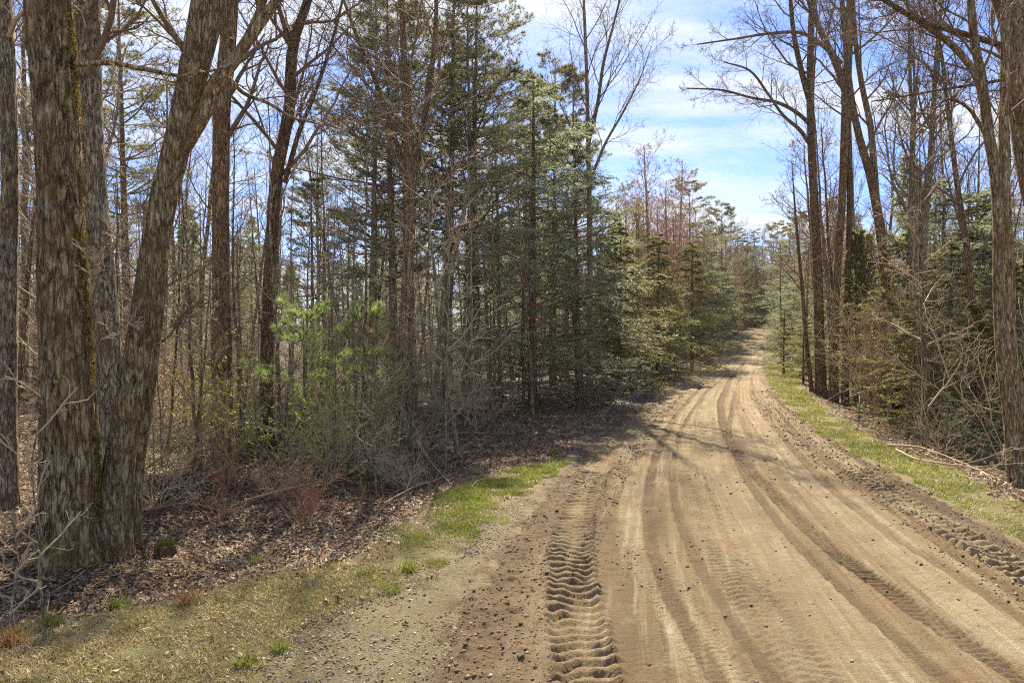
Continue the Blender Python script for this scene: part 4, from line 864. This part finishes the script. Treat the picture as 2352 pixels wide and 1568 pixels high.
scatter(30, 18, 66, 1850, 2560, 1.5, put(PB, WB, 'in the right woods', 'bare trees of the right woods', 0.7, 1.0, 26, 42))
scatter(130, 14, 48, -150, 1400, 0.6, put(PS[:4], WS, 'in the left woods', 'saplings of the left woods', 0.75, 1.2, 18, 30))
scatter(36, 16, 48, 1900, 2420, 0.7, put(PS[:4], WS, 'in the right woods', 'saplings of the right woods', 0.7, 1.1, 19, 30))
scatter(40, 44, 118, 1440, 1735, 1.3, put(PR, ['reddish budding tree', 'spreading reddish budding tree'], 'on the left roadside', 'budding trees along the left roadside', 1.0, 1.5, 60, 85))
scatter(26, 32, 100, 1780, 2450, 1.6, put(PR, ['reddish budding tree', 'spreading reddish budding tree'], 'in the right woods', 'budding trees of the right woods', 0.85, 1.1, 45, 70))
PT = [p_shrub(187, 4.2, 10, 'twig_pale', None, 0.42, (10, 6), 'tall_shrub', 0.014, 4)]
scatter(4, 19, 27, 1950, 2150, 1.0, put(PT, ['arching pale bare bush'], 'x', 'arching bushes at right', 0.8, 1.3, 20, 24, False))
scatter(5, 19, 26, 900, 1150, 0.9, put(PT, ['arching pale bare bush'], 'x', 'arching bushes at left', 0.6, 1.0, 17, 21, False))
EV = [PH[0], PH[2], PH[1], PC[0]]; WE = ['dark broad evergreen', 'slim-crowned evergreen', 'yellow-green evergreen', 'narrow evergreen']
scatter(42, 36, 75, -200, 1560, 2.0, put(EV, WE, 'in the left woods', 'evergreens of the left woods', 0.7, 0.98, 42, 58))
scatter(44, 26, 80, 1880, 2560, 2.0, put(EV, WE, 'in the right woods', 'evergreens of the right woods', 0.6, 0.92, 40, 58))
scatter(10, 20, 44, 1830, 2330, 1.5, put([PH[3], PH[1], PH[0]], ['low yellow-green hemlock', 'sunlit hemlock', 'dark feathery hemlock'], 'x', 'evergreens at the right woods edge', 0.55, 0.95, 22, 32))
scatter(16, 46, 110, 1770, 1890, 1.8, put(EV, WE, 'along the right roadside', 'evergreens along the right roadside', 0.7, 0.95, 60, 85))
scatter(20, 56, 118, 1600, 1740, 1.5, put(EV, WE, 'along the left roadside', 'evergreens along the left roadside', 0.85, 1.3, 70, 95))
scatter(60, 96, 170, 1600, 1960, 1.8, put(EV[:2] + PR + [PP[2]], WE[:2] + ['reddish budding tree', 'spreading reddish tree', 'broad-topped pine'], 'beyond the last bend', 'trees where the road ends', 1.1, 1.6, 118, 140))

scatter(30, 126, 165, 1690, 1815, 1.1, put([PH[3], PH[1], PH[2]] + PR, ['low bushy hemlock', 'yellow-green evergreen', 'slim-crowned evergreen', 'reddish budding tree', 'spreading reddish tree'], 'x', 'trees where the road ends', 1.1, 1.6, 135, 150))
# shrubs and brush
scatter(9, 12, 20, 380, 900, 1.0, put(SL, ['twiggy green-budding shrub', 'wide green-budding shrub'], 'in the left undergrowth', 'budding shrubs in the left undergrowth', 0.7, 1.25, 12, 15.5, False))
scatter(5, 9.6, 13, 430, 720, 0.6, put(SRD, ['clump of reddish canes'], 'in the leaf litter', 'red canes in the left undergrowth', 0.6, 1.1, 9.6, 11, False))
scatter(34, 18, 42, -100, 1400, 0.9, put(SB, ['pale bare bush', 'low wide pale bush'], 'under the left woods', 'bare brush in the left woods', 0.8, 1.5, 17, 26, False))
scatter(15, 14, 40, 1850, 2380, 1.0, put(SB, ['pale bare bush', 'low wide pale bush'], 'at the right woods edge', 'bare brush along the right verge', 0.8, 1.7, 18, 26, False))
scatter(8, 12, 18, 450, 760, 0.8, put(PS[4:], ['slender green-leafed sapling'], 'left of the road', 'leafy saplings at left', 0.4, 0.8, 13.5, 15.5))
scatter(8, 11, 18, 330, 1000, 0.9, put(SB, ['knee-high pale bare bush', 'sprawling low bare bush'], 'x', 'low bare brush on the left floor', 0.45, 0.8, 12.5, 15.5, False))
scatter(16, 11.5, 16, 330, 950, 0.7, put([PS[3], PS[1]], ['slight pale bare sapling', 'slight dark bare sapling'], 'x', 'slight saplings at left', 0.4, 0.75, 13, 14.5))
for (px, Y, sc, lb) in ((2045, 23.0, 1.15, 'beech sapling holding orange dead leaves beside the leaning dark tree'), (2080, 24.5, 0.9, 'beech sapling with orange dead leaves in front of the narrow cedar'), (1815, 52.0, 0.8, 'distant beech sapling with orange dead leaves by the low hemlock')):
    PBE[0].place(lb, (px - CX) / F * Y, Y, rz(), sc)
hero('shrub', 'slim pale crooked shrub stem left of the mossy trunk foot', 6.3, [(100, 1432, 7), (86, 1310, 6), (80, 1190, 5), (72, 1060, 4), (92, 950, 3)], 'bark_pale', 'twig_pale', 93, 0.3, 6, 0.0, 0.1, (9, 0.15, 0.9, 0.3, 0.05), cat='shrub', K=(3, 2, 0))
hero('shrub', 'short leaning pale shrub stem at the lower left edge', 6.0, [(30, 1470, 6), (22, 1390, 5), (38, 1300, 4), (30, 1220, 3)], 'bark_pale', 'twig_pale', 94, 0.2, 6, 0.0, 0.1, (7, 0.15, 0.9, 0.35, 0.05), cat='shrub', K=(3, 2, 0))

# far woods: nobody could count it
def far_woods():
    rng = np.random.RandomState(77); VV = []; FF = []; off = 0; A = []; FM = []
    for i in range(330):
        Y = 72 + 150 * rng.rand() ** 1.3; side = rng.rand() < 0.62; 
        x = rng.uniform(-0.95 * Y - 10, rl(np.array([Y]))[0] - 4) if side else rng.uniform(rr(np.array([Y]))[0] + 4, 1.05 * Y + 15)
        z0 = lz(x, Y); h = rng.uniform(9, 17); con = rng.rand() < 0.55
        tr = B(np.array([[[x, Y, z0 - 0.3], [x, Y, z0 + h]]]), np.array([[0.16, 0.03]]))
        V, Fq = tubes([(tr, 5)]); VV.append(V); FF.append(np.stack([Fq[:, [0, 1, 2]], Fq[:, [0, 2, 3]]], 1).reshape(-1, 3) + off); FM += [0] * (2 * len(Fq)); A += [0.3] * len(V); off += len(V)
        n = 420; f = rng.rand(n) ** 0.8; R_ = (1.02 - f) * h * 0.22 if con else np.sin(np.clip(f, 0.05, 1) * 3.0) * h * 0.17
        a = rng.rand(n) * 6.283; q = np.sqrt(rng.rand(n)); zz = z0 + h * (0.08 + 0.92 * f if con else 0.2 + 0.8 * f)
        pos = np.stack([x + np.cos(a) * R_ * q, Y + np.sin(a) * R_ * q, zz], 1)
        D = norm(np.stack([np.cos(a), np.sin(a), np.full(n, -0.15 if con else 0.9)], 1) + rng.randn(n, 3) * 0.3)
        V, T = tris(pos, D, perp(rng, D), 0.9 if con else 1.3, 0.42 if con else 0.07); VV.append(V); FF.append(T + off); FM += [1 if con else 2] * len(T); A += list(np.repeat(rng.rand(n) * 0.8, 3)); off += len(V)
    link('far_woods', make_mesh('far_woods', np.concatenate(VV), [np.concatenate(FF)], [M['bark_pine'], M['needle_hemlock'], M['bud_red']], {'rnd': A}, False, FM), kind='stuff')
far_woods()

# ------------------------------------------------------------------ leaf litter, grass, clods
def pts_in(rng, n, x0, x1, y0, y1, cond):
    out = []; got = 0
    while got < n:
        x = rng.uniform(x0, x1, n * 2); y = rng.uniform(y0, y1, n * 2); k = cond(x, y); out.append(np.stack([x[k], y[k]], 1)); got += k.sum()
    return np.concatenate(out)[:n]
def verge_sd(x, y): return np.maximum.reduce([poly_sd(x, y, P_GRAVEL) + 0.5, poly_sd(x, y, P_DRY), poly_sd(x, y, P_GREEN), poly_sd(x, y, P_RIGHT)])
def litter(seed, n, x0, x1, y0, y1, size, left=True):
    rng = np.random.RandomState(seed)
    def cond(x, y):
        side = (rl(y) - x) if left else (x - rr(y))
        return (side > 0.5 + 0.5 * vnoise(x * 1.5, y * 1.5)) & ((verge_sd(x, y) < -0.05 + 0.55 * vnoise(x * 2.1, y * 2.1) * (rng.rand(len(x)) < 0.5)) | (rng.rand(len(x)) < 0.035)) & (np.abs(x) < 0.85 * y + 3) & (rng.rand(len(x)) < np.clip((y0 + 3.0) / y, 0.12, 1) ** 1.1)
    p = pts_in(rng, n, x0, x1, y0, y1, cond); x, y = p.T; z = land(x, y) + rng.rand(n) * 0.035
    A = norm(np.concatenate([rng.randn(n, 2), rng.randn(n, 1) * 0.35], 1)); W = norm(np.cross(A, np.array([0, 0, 1.0]) + rng.randn(n, 3) * 0.45))
    V, T = cards(np.stack([x, y, z], 1), A, W, size * (0.45 + 1.1 * rng.rand(n)), size * 0.62 * (0.6 + 0.7 * rng.rand(n)), 0.35)
    return V, T, np.repeat(rng.rand(n) ** 1.15, 4)
def build_litter():
    VV = []; FF = []; A = []; off = 0
    for a in ((1, 66000, -11, 4, 4.5, 17, 0.062), (2, 40000, -26, 10, 14, 40, 0.10), (3, 22000, 6, 32, 8, 36, 0.085, False)):
        V, T, r_ = litter(*a); VV.append(V); FF.append(T + off); A.append(r_); off += len(V)
    link('leaf_litter', make_mesh('leaf_litter', np.concatenate(VV), [np.concatenate(FF)], M['litter'], {'rnd': np.concatenate(A)}, False), kind='stuff')
build_litter()
def blades(rng, p, z, h, w, lean=0.5):
    n = len(p); base = np.stack([p[:, 0], p[:, 1], z - 0.005], 1); a = rng.rand(n) * 6.283; s = np.stack([np.cos(a), np.sin(a), np.zeros(n)], 1)
    l = rng.randn(n, 2) * lean; D = norm(np.stack([l[:, 0], l[:, 1], np.ones(n)], 1)); D2 = norm(np.stack([l[:, 0] * 2.4, l[:, 1] * 2.4, np.ones(n)], 1)); H = (h * (0.5 + rng.rand(n)))[:, None]
    m = base + D * H * 0.55; V = np.stack([base - s * w, base + s * w, m + s * w * 0.7, m - s * w * 0.7, m + D2 * H * 0.5], 1)
    i = np.arange(n)[:, None] * 5
    return V.reshape(-1, 3), np.concatenate([i + np.array([[0, 1, 2]]), i + np.array([[0, 2, 3]]), i + np.array([[3, 2, 4]])])
def grass(name, seed, n, poly, m, h, w, lean, dens=0.2, thin=None):
    rng = np.random.RandomState(seed); a = poly.min(0) - 0.4; b = poly.max(0) + 0.4; a = np.maximum(a, (-9, 3.0)); b = np.minimum(b, (40, 62))
    def cond(x, y):
        s = poly_sd(x, y, poly) + 0.35 * fbm(x * 1.8, y * 1.8, 5.0, 3); c = vnoise(x * 3.2, y * 3.2, 3.0) * 0.5 + vnoise(x * 1.1, y * 1.1, 8.0) * 0.5
        k = (s > 0) & (c > -dens - 0.35 * rng.rand(len(x))) & (np.abs(x) < 0.8 * y + 1.5) & (rng.rand(len(x)) < np.clip(6.0 / y, 0.05, 1) ** 1.2)
        k &= ~((x > rl(y) + 0.1) & (x < rr(y) - 0.1))
        return k
    p = pts_in(rng, n, a[0], b[0], a[1], b[1], cond); far = np.clip(p[:, 1] / 9.0, 1, 3.2)
    z = land(p[:, 0], p[:, 1]); V, T = blades(rng, p, z, h * np.clip(far, 1, 1.5), (w * far)[:, None], lean)
    patch = 0.35 * rng.rand(n) + 0.65 * (0.5 + 0.6 * fbm(p[:, 0] * 1.4, p[:, 1] * 1.4, 7.0, 3))
    link(name, make_mesh(name, V, [T], M[m], {'rnd': np.repeat(np.clip(patch, 0, 1), 5)}, False), kind='stuff')
grass('grass', 41, 24000, P_GREEN, 'grass_green', 0.06, 0.0045, 0.9, -0.2)
grass('dry_grass', 42, 52000, P_DRY, 'grass_dry', 0.06, 0.0042, 1.4, 0.22)
grass('grass', 43, 30000, P_RIGHT, 'grass_green', 0.055, 0.004, 0.8, -0.06)
grass('grass', 45, 8000, P_DRY, 'grass_green', 0.05, 0.004, 0.6, -0.12)
grass('dry_grass', 46, 17000, P_GREEN, 'grass_dry', 0.05, 0.004, 1.3)
grass('dry_grass', 47, 18000, P_RIGHT, 'grass_dry', 0.06, 0.004, 1.0)
def tuft(label, px, py, n, h, seed, m='grass_green'):
    rng = np.random.RandomState(seed); x, y = gp(px, py); z = lz(x, y); p = rng.randn(n, 2) * 0.045
    V, T = blades(rng, p, np.zeros(n), h, np.full(n, 0.0045)[:, None], 0.45); root = thing('grass_tuft', label, 'grass tuft', (x, y, z))
    link('blades', make_mesh('blades', V, [T], M[m], {'rnd': np.repeat(rng.rand(n), 5)}, False), root, kind='stuff')
tuft('bright grass tuft at the gravel corner, second from the bottom edge', 640, 1500, 90, 0.10, 201)
tuft('bright grass tuft at the very bottom of the dry grass', 562, 1535, 110, 0.12, 202)
tuft('dense green tuft on the lower end of the green grass strip', 935, 1318, 150, 0.12, 203)
tuft('green sprouts at the edge of the leaf litter left of the dry grass', 270, 1400, 70, 0.16, 204)
tuft('green sprouts in the litter below the reddish canes', 588, 1268, 80, 0.15, 205)
tuft('green sprouts at the far left edge of the dry grass', 110, 1440, 70, 0.16, 206)
tuft('orange dry grass clump at the border of litter and dry grass', 425, 1395, 130, 0.15, 207, 'grass_orange')
tuft('orange dry grass clump at the lower left picture corner', 20, 1490, 150, 0.16, 208, 'grass_orange')
tuft('lone green tuft beside the road soil above the green strip', 1275, 1045, 120, 0.16, 209)
tuft('lone green tuft where the ditch meets the road', 1440, 918, 120, 0.2, 210)
OCT_V = np.array([[1, 0.2, 0], [0.1, 1, 0.1], [-1, -0.1, 0], [-0.2, -1, 0.1], [0.1, 0, 1], [0, 0, -1.0]]); OCT_T = np.array([[0, 1, 4], [1, 2, 4], [2, 3, 4], [3, 0, 4], [1, 0, 5], [2, 1, 5], [3, 2, 5], [0, 3, 5]])
def clod_mat():
    m = mat('clod_dirt'); g = G(m); c = g.ramp(g.attr('rnd'), [(0, (0.120, 0.082, 0.046)), (0.5, (0.204, 0.142, 0.079)), (0.9, (0.276, 0.198, 0.120)), (1.0, (0.384, 0.336, 0.252))]); g.pbr(c, 0.95, g.bump(g.noise(g.wpos(), 90, 4), 0.6, 0.01), 0.1); return m
M['clod'] = clod_mat()
def clods():
    rng = np.random.RandomState(51); n = 15000
    def cond(x, y):
        l = rl(y); r = rr(y); d = np.minimum(x - l, r - x); q = 0.5 + 0.5 * vnoise(x * 0.8, y * 0.5, 3.0)
        pr = np.where(d < 1.2, 1.0, 0.02 + 0.22 * q ** 4); t = np.abs(x - smooth_interp(y, TRACKS[0]['y'], TRACKS[0]['x'])) < 0.26
        return (d > -0.1) & (rng.rand(len(x)) < pr * np.clip(7.0 / y, 0.06, 1) ** 1.3) & ~t & (np.abs(x) < 0.8 * y + 1)
    p = pts_in(rng, n, -2, 16, 3.4, 32, cond); x, y = p.T; s = np.clip(0.0060 * np.exp(rng.randn(n) * 0.6), 0.002, 0.024) * np.clip(y / 9, 1, 1.8)
    z = roadz(x, y) + s * 0.15; V = OCT_V[None] * (1 + 0.28 * rng.randn(n, 6, 1)) * s[:, None, None] * np.array([1.15, 1.15, 0.8]) + np.stack([x, y, z], 1)[:, None]
    T = (OCT_T[None] + (np.arange(n) * 6)[:, None, None]).reshape(-1, 3)
    link('dirt_clods', make_mesh('dirt_clods', V.reshape(-1, 3), [T], M['clod'], {'rnd': np.repeat(rng.rand(n), 6)}), kind='stuff')
clods()
def gravel_stones():
    rng = np.random.RandomState(52); n = 9000; a = P_GRAVEL.min(0); b = P_GRAVEL.max(0)
    p = pts_in(rng, n, a[0], b[0], max(a[1], 3.0), b[1], lambda x, y: (poly_sd(x, y, P_GRAVEL) + 0.35 * fbm(x * 3, y * 3, 2.0, 3) > -0.05) & (rng.rand(len(x)) < np.clip(0.55 + 0.6 * vnoise(x * 1.7, y * 1.7, 4.0), 0.05, 1)))
    x, y = p.T; s = np.clip(0.0042 * np.exp(rng.randn(n) * 0.55), 0.002, 0.013); z = land(x, y) + 0.02 + s * 0.2
    V = OCT_V[None] * (1 + 0.28 * rng.randn(n, 6, 1)) * s[:, None, None] * np.array([1.15, 1.15, 0.8]) + np.stack([x, y, z], 1)[:, None]
    T = (OCT_T[None] + (np.arange(n) * 6)[:, None, None]).reshape(-1, 3); link('gravel_stones', make_mesh('gravel_stones', V.reshape(-1, 3), [T], M['pebble'], {'rnd': np.repeat(rng.rand(n), 6)}), kind='stuff')
def pebble_mat():
    m = mat('pebble'); g = G(m); g.pbr(g.ramp(g.attr('rnd'), [(0, (0.105, 0.083, 0.053)), (0.5, (0.240, 0.195, 0.120)), (0.85, (0.420, 0.360, 0.240)), (1.0, (0.620, 0.585, 0.480))]), 0.9, None, 0.2); return m
M['pebble'] = pebble_mat(); gravel_stones()
def twigs_on_ground():
    rng = np.random.RandomState(61)
    for m_, n, rmax in (('twig_dark', 3800, 0.006), ('twig_pale', 1300, 0.005)):
        p = pts_in(rng, n, -14, 26, 5, 30, lambda x, y: ((rl(y) - x > 1.0) | (x - rr(y) > 1.5)) & (verge_sd(x, y) < -0.1) & (np.abs(x) < 0.85 * y + 2) & (rng.rand(len(x)) < np.clip(9 / y, 0, 1)))
        a = rng.rand(n) * 6.283; L = 0.10 + 0.75 * rng.rand(n) ** 3; D = np.stack([np.cos(a), np.sin(a), rng.randn(n) * 0.2], 1) * L[:, None]; z = land(p[:, 0], p[:, 1]) + 0.04
        b = np.stack([p[:, 0], p[:, 1], z], 1); k = rng.randn(n, 3) * 0.10 * L[:, None]; P = np.stack([b, b + D * 0.35 + k, b + D * 0.7 + k * 0.3, b + D], 1); r = 0.002 + rmax * rng.rand(n) ** 2
        V, Fq = tubes([(B(P, r[:, None] * np.array([1, .85, .65, .45])), 3)]); link('ground_twigs', make_mesh('ground_twigs', V, [Fq], M[m_]), kind='stuff')
twigs_on_ground()

def ditch_water():
    P_ = gpoly([(1372, 948), (1400, 925), (1440, 905), (1500, 878), (1520, 873), (1500, 893), (1450, 922), (1405, 948), (1380, 960)]); a = P_.min(0) - 0.5; b = P_.max(0) + 0.5
    X, Y = np.meshgrid(np.arange(a[0], b[0], 0.12), np.arange(a[1], b[1], 0.12)); x = X.ravel(); y = Y.ravel(); sd = poly_sd(x, y, P_) + 0.25 * fbm(x * 1.8, y * 1.8, 41.0, 3)
    f = grid_faces(X.shape[1], X.shape[0]); f = f[(sd > -0.05)[f].all(1)]; z = land(x, y) + 0.022
    m = mat('wet_ditch'); g = G(m); w = g.wpos(); c = g.ramp(g.noise(w, 14, 5, 0.7), [(0.4, (0.06, 0.045, 0.03)), (0.6, (0.25, 0.21, 0.16))]); g.pbr(c, g.ramp(g.noise(w, 9, 5, 0.7), [(0.42, 0.12), (0.58, 0.7)]), g.bump(g.noise(w, 18, 6, 0.7), 0.6, 0.02), 0.5)
    used = np.unique(f); mp = np.full(len(x), -1); mp[used] = np.arange(len(used)); link('ditch_water', make_mesh('ditch_water', np.stack([x, y, z], 1)[used], [mp[f]], m), kind='structure')
ditch_water()
# ------------------------------------------------------------------ stumps, boulders, fallen wood
def mossy(name, label, cat, px, py, r, h, seed, lean=0.0, woodtop=False):
    x, y = gp(px, py); z = lz(x, y); rng = np.random.RandomState(seed); root = thing(name, label, cat, (x, y, z))
    n = 12; P = np.zeros((n, 3)); P[:, 2] = np.linspace(-0.1, h, n); P[:, 0] = lean * np.linspace(0, 1, n)
    V, Fq = bark_tube(P, np.linspace(r * 1.25, r, n), 28, seed, 0.02, 0.3, 5)
    top = V[-28:]; c = top.mean(0) + np.array([0, 0, 0.015]); V = np.vstack([V, c]); T = np.stack([np.arange(len(V) - 29, len(V) - 1), np.roll(np.arange(len(V) - 29, len(V) - 1), -1), np.full(28, len(V) - 1)], 1)
    link('body', make_mesh('body', V, [Fq, T], M['bark_brown']), root)
    k = 1500; a = rng.rand(k) * 6.283; q = np.sqrt(rng.rand(k)) * r * 1.12; pos = np.stack([np.cos(a) * q + lean, np.sin(a) * q, np.full(k, h)], 1); edge = q > r * 0.85
    pos[edge, 2] -= rng.rand(edge.sum()) * h * 0.45; pos[:, 2] += 0.03 * fbm(pos[:, 0] * 9, pos[:, 1] * 9)
    D = norm(np.stack([np.cos(a) * 0.5, np.sin(a) * 0.5, np.ones(k)], 1) + rng.randn(k, 3) * 0.5); V, T = cards(pos, D, perp(rng, D), 0.03, 0.016)
    link('moss', make_mesh('moss', V, [T], M['moss'], {'rnd': np.repeat(rng.rand(k), 4)}, False), root)
mossy('tree_stump', 'short moss-topped stump in the leaf litter near the grass strip', 'stump', 850, 1118, 0.16, 0.26, 71)
mossy('tree_stump', 'broad mossy stump farther from the grass strip, beside the dry weeds', 'stump', 938, 1052, 0.24, 0.22, 72, 0.05)
mossy('tree_stump', 'small mossy stump between the mossy trunk and the canes', 'stump', 380, 1240, 0.10, 0.12, 73)
def stone_mat():
    m = mat('granite'); g = G(m); w = g.coord(); c = g.ramp(g.noise(w, 9, 7, 0.7), [(0.3, (0.10, 0.095, 0.085)), (0.55, (0.22, 0.205, 0.185)), (0.75, (0.34, 0.32, 0.29))]); g.pbr(c, 0.9, g.bump(g.noise(w, 20, 6), 0.7, 0.03), 0.2); return m
M['stone'] = stone_mat()
def boulder(label, px, Y, r, seed, group=None):
    import bmesh
    bm = bmesh.new(); bmesh.ops.create_icosphere(bm, subdivisions=4, radius=1.0); V = np.array([v.co[:] for v in bm.verts]); T = np.array([[v.index for v in f.verts] for f in bm.faces]); bm.free()
    V = V * (1 + 0.28 * fbm(V[:, 0] * 1.1 + seed, V[:, 1] * 1.1, V[:, 2] * 1.1, 4))[:, None] * np.array([1.15, 0.9, 0.78]) * r
    x = (px - CX) / F * Y; o = link('boulder', make_mesh('boulder', V, [T], M['stone']), None); o.location = (x, Y, lz(x, Y) + r * 0.42); o.rotation_euler = (0, 0, seed); o['label'] = label; o['category'] = 'boulder'
boulder('large rounded grey boulder beside the reddish trunks, farther of the roadside pair', 1518, 44.0, 0.72, 1.0)
boulder('grey boulder near the ditch, nearer of the roadside pair', 1462, 38.0, 0.52, 2.3)
boulder('small distant rock at the left road edge near the vanishing point', 1642, 82.0, 0.8, 3.1)
boulder('mossy low rock in the leaf litter under the shrubs', 690, 15.5, 0.22, 4.7)
def fallen(label, pts, r, seed, m='twig_pale', K=5):
    rng = np.random.RandomState(seed); q = np.array([gp(*p[:2]) + (p[2],) for p in pts]); q[:, 2] += land(q[:, 0], q[:, 1]); c = spline(q, 10); off = c[0].copy()
    b0 = B(c[None], np.linspace(r, r * 0.35, 10)[None]); b1 = spawn(rng, b0, K, 0.2, 0.95, 0.7, 0.35, 6, 0.12, 0.02, 0.55, 0.006); b2 = spawn(rng, b1, 4, 0.2, 1, 0.7, 0.45, 4, 0.15, 0.02, 0.6, 0.004)
    root = thing('fallen_branch', label, 'branch', tuple(off)); V, Fq = tubes([(b0, 7)]); link('stem', make_mesh('stem', V - off, [Fq], M[m]), root)
    V, Fq = tubes([(b1, 4), (b2, 3)]); link('twigs', make_mesh('twigs', V - off, [Fq], M[m]), root)
fallen('bleached fallen branch lying along the right verge, longest of the brush pile', [(2040, 1035, 0.1), (2110, 1043, 0.16), (2200, 1058, 0.12), (2300, 1090, 0.05)], 0.028, 81, K=8)
fallen('bleached forked dead branch lower in the brush pile by the slim tree', [(2060, 1045, 0.1), (2140, 1075, 0.1), (2230, 1085, 0.12), (2290, 1110, 0.05)], 0.022, 82, K=7)
fallen('pale curved stick lying in the litter just above the green grass', [(1082, 1126, 0.03), (1100, 1112, 0.06), (1122, 1104, 0.04)], 0.012, 83, K=2)
fallen('long thin fallen pole slanting across the litter behind the broad stump', [(955, 1030, 0.35), (1000, 1080, 0.15), (1040, 1122, 0.05)], 0.014, 84, K=2)
fallen('thin fallen branch in the leaf litter by the reddish canes', [(455, 1210, 0.1), (520, 1250, 0.06), (570, 1290, 0.03)], 0.010, 85, 'twig_dark', 4)
fallen('grey fallen branch across the litter behind the reddish canes', [(560, 1130, 0.1), (640, 1120, 0.16), (740, 1100, 0.1)], 0.022, 91, K=6)
fallen('dark rotten pole lying right of the thick mossy trunk', [(330, 1160, 0.06), (420, 1140, 0.08), (520, 1150, 0.05)], 0.03, 92, 'twig_dark', 4)
fallen('pale forked fallen branch between the two stumps', [(800, 1085, 0.1), (860, 1065, 0.14), (930, 1080, 0.06)], 0.016, 95, K=6)
fallen('dark fallen branch at the edge of the woods left of the slim leaning tree', [(900, 985, 0.15), (960, 1000, 0.2), (1030, 990, 0.1)], 0.028, 96, 'twig_dark', 7)
fallen('grey fallen branch pointing at the green grass strip', [(880, 1150, 0.06), (940, 1125, 0.1), (1010, 1090, 0.06)], 0.014, 97, K=5)
fallen('dark tangled fallen branch at the foot of the big hemlock', [(1040, 1000, 0.2), (1100, 1010, 0.3), (1180, 1000, 0.2)], 0.03, 86, 'twig_dark', 8)

# ------------------------------------------------------------------ added veil volume that lifts the shadows
def fill_haze_box():  # invented scattering box, put in to lift the dark woods
    import bmesh
    bm = bmesh.new(); bmesh.ops.create_cube(bm, size=1.0); me = bpy.data.meshes.new('fill_haze'); bm.to_mesh(me); bm.free()
    m = bpy.data.materials.new('fill_haze'); m.use_nodes = True; nt = m.node_tree; nt.nodes.clear(); out = nt.nodes.new('ShaderNodeOutputMaterial'); v = nt.nodes.new('ShaderNodeVolumePrincipled')
    v.inputs['Color'].default_value = (1.0, 0.90, 0.76, 1); v.inputs['Density'].default_value = FILL_HAZE; v.inputs['Anisotropy'].default_value = 0.45; nt.links.new(v.outputs[0], out.inputs['Volume'])
    me.materials.append(m); o = link('fill_haze', me, kind='stuff'); o.location = (20, 290, 14); o.scale = (900, 680, 40)
if FILL_HAZE: fill_haze_box()
